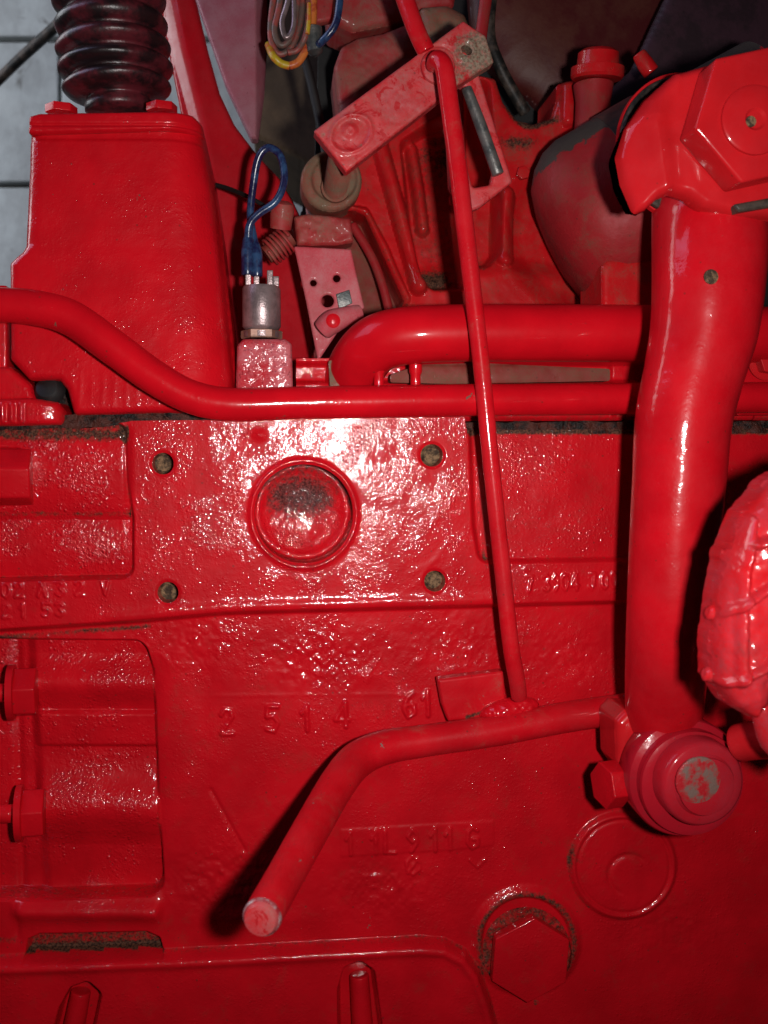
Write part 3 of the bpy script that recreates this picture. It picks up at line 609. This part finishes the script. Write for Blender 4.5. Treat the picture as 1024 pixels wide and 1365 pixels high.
relief('pump_body', (400, 90, 885, 485), 2.0, 0.105, HP, M_pump, PU, lambda X, Y: poly(X, Y, PO, 6), 0.06,
       grime_shade=lambda X, Y: 0.5 * st(poly(X, Y, [(545, 360), (600, 360), (600, 395), (560, 395)]), 20) + .5 * st(circ(X, Y, 640, 352, 14), 16) + .42 * st(circ(X, Y, 600, 200, 20), 60)
       + .40 * st(poly(X, Y, [(537, 190), (566, 170), (606, 150), (620, 385), (575, 386), (562, 372), (548, 300)], 10) + 3, 14) + .42 * np.exp(-((poly(X, Y, PO, 6) + 4) / 7) ** 2)
       + .75 * np.exp(-(((X - 690) / 34) ** 2 + ((Y - 190) / 14) ** 2)) + .4 * np.exp(-((path(X, Y, [(745, 160), (700, 168), (680, 145)])) / 6) ** 2))
PC = [(446, 85), (456, 58), (478, 46), (512, 40), (560, 22), (560, 150), (500, 205), (446, 205), (452, 140)]
relief('pump_cap', (436, 10, 580, 215), 2, 0.112, lambda X, Y: 9 * fil(poly(X, Y, PC, 8), 22) + 1.4 * vnoise(X, Y, 16) + .6 * vnoise(X, Y, 7), M_dusty, PU, lambda X, Y: poly(X, Y, PC, 8), 0.06)
PT = [(560, 5), (598, 2), (622, 14), (632, 40), (626, 70), (590, 110), (570, 110)]
relief('filler_cap', (545, -10, 645, 120), 2, 0.100, lambda X, Y: 9 * fil(poly(X, Y, PT, 8), 20) + 2 * vnoise(X, Y, 14), M_grease, PU, lambda X, Y: poly(X, Y, PT, 8), 0.05)
PT2 = [(432, -60), (620, -60), (606, 6), (560, 14), (520, 30), (470, 40), (440, 26)]
relief('pump_neck', (425, -60, 630, 50), 2.2, 0.120, lambda X, Y: 6 * fil(poly(X, Y, PT2, 6), 14) + 2 * vnoise(X, Y, 18), M_dusty, PU, lambda X, Y: poly(X, Y, PT2, 6), 0.05)
PS = [(452, 286), (488, 284), (542, 402), (540, 470), (470, 470), (478, 400)]
relief('pump_side', (440, 275, 550, 475), 2, 0.135, lambda X, Y: 1.5 * vnoise(X, Y, 14) - (X - 450) * .15, M_brown, PU, lambda X, Y: poly(X, Y, PS, 3), 0.04)
# boss and threaded stud
BO = lambda X, Y: circ(X, Y, 442, 240, 41)
relief('boss', (395, 195, 490, 290), 1.6, 0.085, lambda X, Y: 4 * fil(BO(X, Y), 7) - 2.5 * st(circ(X, Y, 446, 238, 30), 5) + .8 * vnoise(X, Y, 9), M_grease, PU, BO, 0.03)
prof = []
for k in range(140): prof.append((k * .0006, 0.0078 + (0.0011 if (k // 2) % 2 else 0)))
lathe('threaded_stud', P(447, 252, 0.084), (0, -1, .03), [(0, .0105), (.004, .0105)] + [(a + .004, b) for a, b in prof] + [(.089, .005)], M_grease, PU, 28, angle=50)
# small fittings around the pump
tube('pump_drain_pipe', [(470, 300, .125, 6), (500, 352, .120, 6), (520, 420, .116, 6), (524, 480, .114, 6)], M_filter, PU, 16, 6)
for x, y in ((696, 232), (606, 268), (520, 120)): hexhead('pump_screw', P(x, y, .103), (0, -1, 0), .0052, .005, M_pump, PU, rot=x % 50)
o = tube('overflow_hose', [(660, -40, .13, 8), (652, 40, .13, 8), (668, 92, .13, 8), (700, 150, .14, 8)], M_greyp, None, 18, 8); tag(o, 'dark hose dropping behind the pump beside the tank edge', 'hose')
# round filter body to the right
FB = thing('starter_motor', 'dull dark red cylinder with worn black patches behind the large hex nut', 'cylinder')
a0 = P(772, 312, 0.062); a1 = P(1035, 173, 0.03); L_ = (a1 - a0).length
pr_ = [(-.022, .012), (-.021, .030), (-.017, .045), (-.009, .056), (.001, .0635), (.012, .067), (L_ * .34, .068), (L_ * .35, .0665), (L_ * .55, .0665), (L_ * .56, .0645), (L_, .0645)]
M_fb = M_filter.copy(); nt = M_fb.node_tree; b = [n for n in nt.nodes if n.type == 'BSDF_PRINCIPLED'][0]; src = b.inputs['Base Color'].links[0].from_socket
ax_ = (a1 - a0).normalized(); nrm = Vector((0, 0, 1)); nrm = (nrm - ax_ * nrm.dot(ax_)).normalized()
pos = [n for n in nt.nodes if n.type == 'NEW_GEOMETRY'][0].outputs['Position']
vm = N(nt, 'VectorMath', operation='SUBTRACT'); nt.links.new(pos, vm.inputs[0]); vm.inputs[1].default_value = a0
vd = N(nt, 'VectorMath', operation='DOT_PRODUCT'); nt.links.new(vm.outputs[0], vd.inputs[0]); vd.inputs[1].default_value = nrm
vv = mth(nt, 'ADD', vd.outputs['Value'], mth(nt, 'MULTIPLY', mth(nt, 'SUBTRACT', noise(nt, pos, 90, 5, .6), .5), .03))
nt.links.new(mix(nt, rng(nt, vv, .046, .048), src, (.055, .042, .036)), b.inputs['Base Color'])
lathe('cylinder_body', a0, a1 - a0, pr_, M_fb, FB, 80)
ov = lathe('worn_band', a0, a1 - a0, [(L_ * .27, .060), (L_ * .273, .0686), (L_ * .46, .0692), (L_ * .465, .060)], plain('worn_band_paint', (0.05, .042, .036), .5, 0, .5, 300, .5, (0.07, .03, .025), v2=60), FB, 80)
lathe('bare_collar', a0, a1 - a0, [(L_ * .47, .060), (L_ * .475, .0680), (L_ * .52, .0680), (L_ * .525, .060)], M_greyp, FB, 80)

EB = [(803, 354), (812, 346), (890, 342), (890, 470), (803, 470)]
relief('end_block', (795, 335, 900, 475), 1.8, .004, lambda X, Y: 3 * fil(poly(X, Y, EB, 3), 8) + .3 * vnoise(X, Y, 12), M_pump, PU, lambda X, Y: poly(X, Y, EB, 3), .05)
# tank and hood above
TK = thing('rear_tank', 'dark brownish red rounded tank filling the top right behind the pump', 'tank')
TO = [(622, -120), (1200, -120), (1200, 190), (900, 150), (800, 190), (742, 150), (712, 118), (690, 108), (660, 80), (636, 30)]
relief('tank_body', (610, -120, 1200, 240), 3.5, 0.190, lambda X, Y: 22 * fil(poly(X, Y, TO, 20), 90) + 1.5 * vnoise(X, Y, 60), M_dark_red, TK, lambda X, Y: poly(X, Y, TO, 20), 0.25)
o = slab('hood_side', [(905, -100), (1250, -100), (1250, 200), (800, 200), (812, 130)], 0.105, .004, M_black, None, .001) if False else None
HD = thing('hood_edge', 'very dark purplish sheet crossing the top right corner above the nut', 'sheet metal')
HQ = [(930, -90), (1200, -90), (1200, 260), (700, 260), (760, 165), (845, 90)]
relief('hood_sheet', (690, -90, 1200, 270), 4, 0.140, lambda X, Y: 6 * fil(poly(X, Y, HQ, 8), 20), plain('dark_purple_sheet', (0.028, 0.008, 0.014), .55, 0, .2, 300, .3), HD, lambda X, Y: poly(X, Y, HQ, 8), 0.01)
BK = thing('bracket_post', 'red round headed bolt on a short post below the dark tank', 'bolt')
lathe('bolt_head', P(796, 106, 0.075), (0, -.15, 1), [(0, .018), (.002, .0195), (.008, .0195), (.0085, .016), (.010, .0155), (.018, .0150), (.0205, .012), (.0215, .006)], M_pump, BK, 40)
lathe('post', P(790, 190, 0.082), (0, 0, 1), [(0, .014), (.03, .013), (.042, .015)], M_filter, BK, 40)
o = tube('small_stud', [(868, 96, .045, 11), (860, 85, .045, 11), (852, 72, .045, 9)], M_pump, None, 24, 4); tag(o, 'small red rounded stud poking out above the large nut', 'stud')
BL = thing('gap_shade_sheet', 'near black sheet added for the shade in the gaps behind the pump', 'panel')
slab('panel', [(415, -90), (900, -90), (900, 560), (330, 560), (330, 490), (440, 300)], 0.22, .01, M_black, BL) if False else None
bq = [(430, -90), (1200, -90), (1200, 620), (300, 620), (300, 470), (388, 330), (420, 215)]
relief('panel', (290, -90, 1200, 620), 8, 0.22, lambda X, Y: 0 * X, M_black, BL, lambda X, Y: poly(X, Y, bq, 4), 0.01)  # flat black sheet added to give the gaps their shade

# ------------------------------------------------------------------ slotted bracket with worn steel edge
SB = thing('slotted_bracket', 'slotted quadrant bracket with one bare grey steel edge, right of the rod', 'bracket')
SO = [(590, 60), (630, 70), (684, 242), (640, 276), (625, 282), (600, 250)]; SI = [(611, 140), (617, 120), (628, 150), (658, 232), (650, 250), (632, 252)]
ms = lambda X, Y: np.maximum(poly(X, Y, SO, 5), -poly(X, Y, [(606, 110), (620, 115), (658, 228), (654, 246), (630, 250), (618, 200)], 5))
relief('bracket_plate', (575, 50, 700, 292), 1.5, 0.000, lambda X, Y: 2.0 * fil(ms(X, Y), 4) + .3 * vnoise(X, Y, 7), M_arm, SB, ms, 0.008)
tube('bare_edge', [(622, 118, -.004, 7), (640, 165, -.004, 8), (664, 232, -.004, 8)], M_grey, SB, 16, 5)
# ------------------------------------------------------------------ slanted lever arm
AR = thing('lever_arm', 'slanted flat pinkish red lever arm with stamped ring and bolt holes', 'lever')
AO = [(418, 174), (618, 27), (648, 47), (659, 82), (612, 112), (462, 229)]
ma = lambda X, Y: np.maximum(poly(X, Y, AO, 2.5), -ell(X, Y, 622, 67, 8, 6, 40))
def HA(X, Y):
    h = 1.8 * fil(poly(X, Y, AO, 2.5), 4)
    d = ell(X, Y, 468, 178, 27, 22, -35); h += 1.3 * np.exp(-((d - 1) / 3.2) ** 2) - .6 * st(d, 6)
    d = np.hypot(X - 466, Y - 174); h += 1.8 * st(d - 9, 9)
    d = np.hypot(X - 620, Y - 66); h += 1.2 * np.exp(-((d - 13) / 4) ** 2)
    d = np.hypot(X - 585, Y - 85); h -= .8 * np.exp(-((d - 24) / 2) ** 2)
    return h + .5 * vnoise(X, Y, 14) + .35 * vnoise(X, Y, 6)
relief('arm_plate', (408, 18, 670, 240), 1.3, -0.012, HA, M_arm, AR, ma, 0.012,
       parts=[('dusty_tip', lambda X, Y: (X - 600) * -0.8 + (40 - Y) * 0 + 0 * Y)][:0],
       grime_shade=lambda X, Y: .75 * st(circ(X, Y, 636, 72, 36), 44) + .5 * st(circ(X, Y, 431, 180, 5), 7) + .6 * st(circ(X, Y, 481, 194, 3), 5) + .5 * st(circ(X, Y, 603, 108, 12), 16))
lathe('pivot_washer', P(583, 91, -0.011), (0, -1, 0), [(0, .011), (.002, .0112), (.0035, .0105), (.004, .008)], M_arm, AR, 36)
# rods
RO = thing('control_rod', 'long thin red rod hanging from the slanted arm to the bent lever', 'rod')
tube('rod', [(577, 88, -.020, 9), (583, 80, -.030, 12), (592, 90, -.035, 12.5), (598, 130, -.035, 12.5), (610, 220, -.035, 12.5), (625, 345, -.036, 12), (641, 480, -.036, 11.5), (655, 620, -.036, 11.5), (669, 750, -.035, 11.5), (681, 860, -.034, 11.5), (689, 905, -.031, 11.5), (692, 928, -.024, 11)], M_rod, RO, 28, 8, noise=.02)
o = tube('upper_rod', [(520, -60, -.002, 12), (537, -10, -.006, 12), (555, 40, -.010, 12), (568, 68, -.010, 12)], M_rod, None, 28, 6); tag(o, 'short red rod rising out of the top of the picture behind the slanted arm', 'rod')
o = tube('rear_rod', [(655, -50, .06, 8), (645, 20, .06, 8), (636, 90, .06, 8)], M_filter, None, 20, 4); tag(o, 'dark red thin rod behind the upper end of the slanted arm', 'rod')

# ------------------------------------------------------------------ bent hand lever
LV = thing('bent_lever', 'bent red lever bar with a flat round end, low in the middle', 'lever')
tube('lever_bar', [(900, 935, -.012, 21), (830, 945, -.014, 21), (750, 957, -.015, 21), (660, 974, -.017, 21), (570, 987, -.019, 21.5), (515, 996, -.022, 23), (478, 1012, -.030, 25), (452, 1042, -.056, 25), (418, 1100, -.100, 25.5), (380, 1168, -.150, 26), (349, 1223, -.190, 27)], M_lever, LV, 40, 10, noise=.015)
tip = P(349, 1223, -.190); tdir = (tip - P(380, 1168, -.150)).normalized()
lathe('rim_sheen', tip - tdir * .0016, tdir, [(0, 27 * S(-.19) * .99), (.0004, 27 * S(-.19) * 1.012), (.0016, 27 * S(-.19) * 1.008), (.0026, 27 * S(-.19) * .95), (.0028, 27 * S(-.19) * .90)], plain('rim_sheen_paint', (.42, .03, .04), .25, 0.1, .4, 500, .2, (.40, .30, .30), v2=120), LV, 48)  # paler steel-red ring: the rim's cool reflection put into colour
lathe('end_face', tip - tdir * .001, tdir, [(0, 27 * S(-.19) * .90), (.0024, 27 * S(-.19) * .92), (.0044, 27 * S(-.19) * .80), (.0048, 27 * S(-.19) * .60)], M_arm, LV, 48)
TB = [(584, 906), (671, 895), (676, 946), (640, 958), (598, 962), (590, 940)]
relief('tab', (575, 885, 690, 970), 1.4, -0.010, lambda X, Y: 1.5 * fil(poly(X, Y, TB, 2), 3.5) + .3 * vnoise(X, Y, 12), M_lever, LV, lambda X, Y: poly(X, Y, TB, 2), .010, grime_shade=lambda X, Y: .7 * np.exp(-(seg(X, Y, 622, 956, 668, 942) / 4) ** 2))
relief('weld_bead', (630, 925, 735, 985), 1.6, -0.020, lambda X, Y: 8 * fil(ell(X, Y, 683, 950, 40, 15, -12), 14) + 2.0 * vnoise(X, Y, 9) + 1.5 * vnoise(X, Y, 5), M_block, LV, lambda X, Y: ell(X, Y, 683, 950, 40, 15, -12), .01)

# ------------------------------------------------------------------ thick upright column at the right
SC = thing('steering_column', 'thick upright red pipe with a kink, standing in front of the engine block', 'pipe')
cp = [(948, 215, -.072, 75), (947, 262, -.074, 77), (946, 310, -.086, 77), (944, 380, -.092, 75), (938, 440, -.092, 72), (924, 500, -.092, 67), (911, 560, -.092, 65), (905, 640, -.092, 63), (899, 720, -.092, 61), (893, 820, -.090, 59), (888, 895, -.078, 56), (884, 965, -.050, 52)]
tube('column_tube', cp, M_column, SC, 64, 10, noise=.004)
relief('bare_spot', (925, 345, 975, 395), 1.5, -.1335, lambda X, Y: -3.5 * ((X - 944) / 30) ** 2, M_hole, SC, lambda X, Y: circ(X, Y, 948, 369, 10), .001) if False else None
lathe('worn_spot', P(948, 369, -.1232), (0.02, -1, 0), [(0, .0042), (.0006, .0040), (.0008, .003)], M_hole, SC, 24)
# large nut assembly
NU = thing('hex_nut_joint', 'large red hexagonal nut and washer clamping the top of the upright pipe', 'nut')
EO = [(868, 124), (905, 93), (985, 72), (1090, 80), (1090, 292), (985, 288), (940, 276), (918, 260), (900, 254), (884, 260), (870, 274), (854, 282), (836, 240), (829, 203), (842, 162)]
def HE(X, Y):
    h = 9 * fil(poly(X, Y, EO, 4), 13)
    xe = np.interp(Y, [60, 160, 260], [905, 872, 888]); h -= 14 * np.clip((xe + 4 - X) / 50, 0, 1) ** 1.1 + 5 * np.clip((150 - Y) / 40, 0, 1) * np.clip((905 - X) / 40, 0, 1)
    h -= 1.2 * np.exp(-((X - xe - 24) / 12) ** 2)
    return h + .8 * vnoise(X, Y, 24)
relief('fork_eye', (815, 60, 1095, 300), 1.8, -.124, HE, M_nut, NU, lambda X, Y: poly(X, Y, EO, 8), .012)
c_ = P(1003, 172, -.118); hexhead('hex_nut', P(991, 168, -.124), (0.02, -1, 0), 95 * S(-.13), .021, M_nut, NU, rot=44)
lathe('nut_washer', P(1001, 163, -.142), (0, -1, 0), [(0, .0215), (.0012, .0215), (.002, .0200), (.0024, .0185), (.0050, .0182), (.0058, .0168), (.0058, .006), (.0045, .0045), (.0045, .002)], M_nut, NU, 64, wob=.01)
lathe('centre_pin', P(1001, 162, -.1475), (0, -1, 0), [(0, .003), (.0005, .0028), (.001, .0015)], M_hole, NU, 20)
ring_c = P(905, 205, -.075)
lathe('dark_flange', P(909, 198, -.078), (.12, -1, .05), [(0, .040), (.001, .0412), (.004, .0412), (.005, .040)], M_greyp, NU, 80)
lathe('red_flange', P(910, 200, -.070), (.12, -1, .05), [(0, .043), (.001, .0445), (.005, .0445), (.006, .043)], M_nut, NU, 80)
relief('grey_lip', (955, 236, 1095, 300), 1.8, -.129, lambda X, Y: 1.5 * fil(poly(X, Y, [(978, 272), (1090, 252), (1090, 266), (985, 282)], 3), 4), M_greyp, NU, lambda X, Y: poly(X, Y, [(978, 272), (1090, 252), (1090, 266), (985, 282)], 3), .02)
# lower hub
M_hub = paint('dark_hub_paint', col=(0.40, 0.008, 0.018), bump=.2, lump=.35, rough=.34, coat=.9, chips=.5, chipcol=(.10, .05, .05), dust=.2, dustcol=(.10, .03, .03))
HU = thing('ball_joint_hub', 'stepped round red hub with chipped cap at the foot of the upright pipe', 'hub')
s1 = S(-.10)
lathe('hub_body', P(903, 1028, -.066), (0, -1, 0), [(-.008, .034), (-.004, .0368), (.012, .0372), (.014, .0362), (.0155, .0325), (.020, .0318), (.0215, .0328), (.024, .0322), (.0255, .0285)], M_hub, HU, 80)
lathe('hub_cap', P(925, 1036, -.091), (.05, -1, -.02), [(0, .0265), (.010, .0262), (.0125, .0250), (.0135, .0235), (.014, .0190), (.0155, .0175), (.0175, .0172), (.0182, .0150), (.0185, .0100)], paint('chipped_cap_paint', col=(.46, .009, .018), bump=.15, lump=.4, rough=.35, coat=.5, film=.3, filmcol=(.3, .04, .06), chips=.4, chipcol=(.26, .22, .19)), HU, 80)
lathe('worn_face', P(931, 1040, -.1085), (.05, -1, -.02), [(0, .0145), (.0010, .0143), (.0016, .0125), (.0018, .006)], plain('worn_cap_metal', (.50, .015, .022), .35, 0, .6, 500, .15, (.20, .12, .10), v2=130), HU, 64)
LG = [(822, 962), (836, 948), (870, 950), (900, 960), (900, 1060), (850, 1060), (824, 1020)]
relief('clamp_lug', (812, 938, 905, 1070), 1.6, -.060, lambda X, Y: 5 * fil(poly(X, Y, LG, 8), 12) + .4 * vnoise(X, Y, 14), M_nut, HU, lambda X, Y: poly(X, Y, LG, 8), .035)
hexhead('clamp_bolt', P(826, 1044, -.060), (-1, -.25, 0), .0150, .013, M_house, HU, rot=18)
tubew('bolt_shank', [P(870, 1042, -.055), P(826, 1044, -.060)], [.007, .007], M_house, HU, 20, 2)
# big out of focus casting on the right edge
LP = thing('cast_knuckle', 'rough pinkish red ribbed casting nearest the viewer at the right edge', 'casting')
LO = [(1100, 600), (1024, 636), (985, 682), (962, 735), (950, 800), (943, 860), (946, 905), (968, 938), (996, 955), (1012, 930), (1030, 875), (1100, 840)]
def HL_(X, Y):
    h = 15 * (fil(poly(X, Y, LO, 8), 42) + 1) + 5 * (fil(poly(X, Y, LO, 8), 6) + 1)
    for a in ((945, 815, 1010, 768), (985, 722, 1060, 690), (950, 905, 1010, 868)): h += 4.5 * bulge(seg(X, Y, *a), 6)
    h += 3.2 * bulge(path(X, Y, [(984, 690), (970, 760), (966, 830), (966, 900)]), 7) + 9 * bulge(path(X, Y, [(1040, 800), (1015, 880)]), 20)
    return h + 1.2 * vnoise(X, Y, 31) + 1.0 * vnoise(X, Y, 9)
relief('knuckle_body', (930, 590, 1100, 965), 2, -.218, HL_, M_lump, LP, lambda X, Y: poly(X, Y, LO, 8) + 3.5 * vnoise(X, Y, 15) + 2 * vnoise(X, Y, 7), .012)
for x, y in ((949, 818), (944, 900), (968, 742)): lathe('knuckle_pin', P(x + 4, y, -.218), (-1, -.1, .3), [(0, .0035), (.003, .0035), (.0040, .0022)], M_lump, LP, 16)
o = tube('link_bar', [(985, 990, -.100, 26), (1020, 985, -.115, 28), (1100, 980, -.15, 32)], M_nut, None, 32, 5); tag(o, 'shaded dark red bar running off the right edge beside the hub', 'bar')
o = tube('rear_link', [(1016, 940, -.17, 16), (1030, 985, -.17, 20), (1060, 1010, -.17, 20)], M_lump, None, 28, 5); tag(o, 'small blurred pink red knob at the right edge below the ribbed casting', 'knob')

# ------------------------------------------------------------------ switch with blue wires, left of the pump
SW = thing('pressure_switch', 'small dull pink cylindrical switch with spade terminals on a glittering red block', 'switch')
lathe('switch_body', P(349, 452, .030), (0, 0, 1), [(0, 22 * S(.03)), (.001, 24 * S(.03)), (9 * S(.03), 24 * S(.03)), (10 * S(.03), 19 * S(.03)), (13 * S(.03), 23 * S(.03)), (16 * S(.03), 25 * S(.03)), (64 * S(.03), 25 * S(.03)), (68 * S(.03), 23 * S(.03)), (69 * S(.03), 12 * S(.03))], M_steel, SW, 48)
lathe('hex_base', P(349, 452, .030), (0, 0, 1), [(0, 26 * S(.03)), (.0008, 27 * S(.03)), (10 * S(.03), 27 * S(.03)), (11 * S(.03), 25 * S(.03))], plain('brass_dust', (.28, .15, .11), .5, .3), SW, 6, angle=20)
for x, y, h_ in ((331, 376, 34), (342, 380, 26), (360, 384, 24), (368, 386, 18)): slab('terminal', [(x - 4, y - h_), (x + 4, y - h_), (x + 4, y + 4), (x - 4, y + 4)], .028, .003, M_steel, SW, .0006)
BB = thing('switch_block', 'square red casting block with coarse glittering face under the switch', 'block')
SBk = [(316, 460), (324, 451), (380, 451), (389, 458), (391, 525), (314, 525)]
relief('block_face', (308, 445, 398, 530), 1.4, .012, lambda X, Y: 4 * fil(poly(X, Y, SBk, 5), 9) + 1.0 * vnoise(X, Y, 9) + .6 * vnoise(X, Y, 5), M_glitter, BB, lambda X, Y: poly(X, Y, SBk, 5), .06)
W1 = thing('blue_wire_loop', 'blue insulated wire looping up from the small switch terminals', 'wire')
tube('wire', [(331, 350, .028, 7), (331, 325, .028, 6), (333, 300, .026, 5), (345, 285, .024, 5), (368, 268, .022, 5), (379, 240, .022, 5), (374, 208, .024, 5), (358, 197, .026, 5), (345, 210, .028, 5), (338, 245, .032, 5), (334, 290, .034, 5), (340, 330, .032, 6), (343, 358, .030, 7)], M_blue, W1, 16, 10)
tube('wire_sleeve', [(330, 366, .028, 8), (330, 336, .028, 8.5), (331, 318, .028, 7)], M_blue, W1, 18, 4); tube('wire_sleeve', [(343, 368, .028, 7), (342, 340, .029, 8), (340, 325, .030, 6)], M_blue, W1, 18, 4)
o = tube('dark_cable', [(268, 242, .09, 3), (300, 250, .08, 3), (330, 262, .06, 3), (358, 278, .05, 3), (372, 290, .05, 3)], M_black, None, 10, 6); tag(o, 'thin dark cable crossing behind the blue wire loop', 'cable')
# spring and bolt
SG = thing('coil_spring', 'short red painted coil spring beside the blue wire', 'spring')
ctr0, ctr1 = P(358, 338, .06), P(385, 318, .06); axs = (ctr1 - ctr0); Wp = []; 
A_ = axs.normalized(); B_ = Vector((0, -1, 0)); C_ = A_.cross(B_)
for k in range(6 * 10 + 1):
    a = k / 10 * 2 * math.pi; Wp.append(ctr0 + axs * (k / 60) + (B_ * math.cos(a) + C_ * math.sin(a)) * 17 * S(.06))
tubew('coil', Wp, [2.0 * S(.06)] * len(Wp), M_dusty, SG, 10, 2)
lathe('spring_core', ctr0 - A_ * .002, axs, [(0, 12 * S(.06)), (axs.length + .004, 12 * S(.06))], M_brown, SG, 24)
lathe('spring_bolt', P(374, 305, .055), (.1, -.3, 1), [(0, .0075), (.012, .0085), (.017, .0075), (.019, .004)], M_dusty, SG, 28)
# perforated bracket
PB = thing('perforated_bracket', 'dusty pink flat bracket with small round holes between switch and pump', 'bracket')
PBo = [(392, 328), (468, 332), (474, 360), (486, 410), (452, 440), (424, 482), (408, 400)]
mpb = lambda X, Y: np.maximum.reduce([poly(X, Y, PBo, 2), -circ(X, Y, 418, 377, 4.5), -circ(X, Y, 449, 371, 5), -circ(X, Y, 437, 401, 8.5)])
relief('bracket_plate', (385, 322, 492, 490), 1.2, .055, lambda X, Y: 1.2 * fil(mpb(X, Y), 3) + .2 * vnoise(X, Y, 8), M_bracket, PB, mpb, .004)
tube('bracket_tab', [(430, 440, .048, 14), (445, 428, .046, 16), (480, 416, .050, 10)], M_bracket, PB, 20, 5)
lathe('tab_bolt', P(444, 428, .040), (0, -1, 0), [(0, .005), (.002, .005), (.003, .003)], M_house, PB, 20)
slab('bare_patch', [(448, 392), (466, 386), (470, 404), (452, 412)], .0535, .003, M_grey, PB, .0005)
LB = [(392, 288), (412, 284), (468, 290), (472, 322), (450, 326), (396, 326)]
relief('bracket_top', (385, 280, 480, 335), 1.5, .052, lambda X, Y: 3 * fil(poly(X, Y, LB, 3), 5) + 2.2 * vnoise(X, Y, 13) + 1 * vnoise(X, Y, 6), M_dusty, PB, lambda X, Y: poly(X, Y, LB, 3), .02)
# deep red floor casting behind switch
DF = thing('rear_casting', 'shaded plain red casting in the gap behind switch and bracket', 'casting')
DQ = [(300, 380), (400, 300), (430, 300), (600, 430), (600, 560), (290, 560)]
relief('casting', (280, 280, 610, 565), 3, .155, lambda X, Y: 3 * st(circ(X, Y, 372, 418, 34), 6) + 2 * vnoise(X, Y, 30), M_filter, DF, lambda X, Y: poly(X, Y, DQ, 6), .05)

# ------------------------------------------------------------------ body panels at the top left
FN = thing('side_fender', 'curved red sheet metal panel sweeping down behind the gear housing', 'fender')
FO = [(196, -80), (238, -80), (262, 0), (276, 60), (292, 118), (312, 160), (342, 198), (372, 228), (392, 262), (410, 300), (425, 560), (300, 560), (250, 200), (222, 60)]
def HFn(X, Y):
    xl = np.interp(Y, [-80, 0, 60, 155, 300, 560], [196, 214, 226, 250, 275, 310])
    return 5 * fil(poly(X, Y, FO, 3), 8) - 16 * np.clip(1 - (X - xl) / 24, 0, 1) ** 1.3 - .14 * (X - xl)
relief('fender_sheet', (185, -80, 430, 565), 2.2, .120, HFn, M_panel, FN, lambda X, Y: poly(X, Y, FO, 3), .02)
TP = thing('corner_panel', 'triangular sheet panel with a painted greyish pink reflection, hanging down to a point at the top', 'panel')
T1 = [(240, -50), (362, -50), (352, 120), (344, 184), (335, 184), (300, 110), (262, 0)]
def HT(X, Y): return 3 * fil(poly(X, Y, T1, 3), 5) - 24 * np.clip((X - 341) / 22, 0, 1)
relief('panel_sheet', (235, -50, 368, 190), 1.8, .170, HT, M_pane2, TP, lambda X, Y: poly(X, Y, T1, 3), .015)
BT = thing('brown_tank', 'dark brown box with slanted lower edge behind the loose wires', 'tank')
B1 = [(340, -80), (470, -80), (470, 250), (420, 222), (380, 200), (338, 180)]
relief('tank_side', (330, -80, 480, 260), 4, .42, lambda X, Y: 6 * fil(poly(X, Y, B1, 4), 8), M_tank, BT, lambda X, Y: poly(X, Y, B1, 4), .2)
o = tube('leaning_rod', [(-60, 165, .7, 6.5), (20, 85, .6, 6.5), (90, 20, .5, 7), (160, -60, .42, 7)], M_greyp, None, 16, 4); tag(o, 'black rod leaning in front of the whitewashed wall at the upper left', 'rod')
o = tube('dark_hose', [(400, 60, .16, 6), (415, 110, .16, 6), (432, 190, .16, 6), (440, 240, .16, 6)], M_black, None, 16, 4); tag(o, 'black thin hose hanging beside the pump below the coloured wires', 'hose')
WB = thing('wire_bundle', 'tangle of dirty yellow, orange and red wires hanging at the top', 'wires')
for pts, m in (
    ([(416, -40, .10, 5), (418, 10, .10, 5), (414, 50, .10, 5), (400, 80, .10, 5), (386, 88, .10, 5)], M_wred),
    ([(386, 88, .10, 5), (374, 84, .10, 5), (364, 74, .10, 5), (358, 60, .11, 5)], M_yel),
    ([(408, -40, .10, 4), (411, 10, .10, 4), (408, 45, .095, 4), (397, 66, .10, 4), (384, 70, .10, 4)], M_wgrey),
    ([(380, -40, .10, 4), (372, 10, .10, 4), (366, 40, .10, 4), (374, 60, .10, 4), (388, 50, .10, 4), (396, 10, .10, 4), (398, -40, .10, 4)], M_wgrey),
    ([(372, -40, .105, 4), (363, 10, .105, 4), (361, 50, .105, 4), (372, 72, .105, 4), (390, 60, .105, 4), (402, 20, .105, 4), (404, -40, .105, 4)], M_wgrey),
    ([(388, -40, .095, 3.5), (384, 0, .095, 3.5), (376, 30, .095, 3.5), (382, 50, .095, 3.5), (392, 30, .095, 3.5), (390, -40, .095, 3.5)], M_steel),
    ([(412, 5, .094, 3), (412, 25, .092, 3.2), (410, 45, .092, 3)], M_yel),
    ([(456, -40, .085, 5), (452, 10, .085, 5), (446, 35, .085, 5), (430, 55, .09, 5), (422, 60, .10, 5)], M_blue)):
    tube('wire', pts, m, WB, 14, 8)
lathe('connector', P(420, 75, .10), (-.1, 0, 1), [(0, .002), (.003, .006), (.02, .0075), (.022, .004)], M_grey, WB, 20)
slab('connector_shell', [(418, -20), (446, -20), (444, 26), (420, 30)], .11, .01, M_dusty, WB, .003)
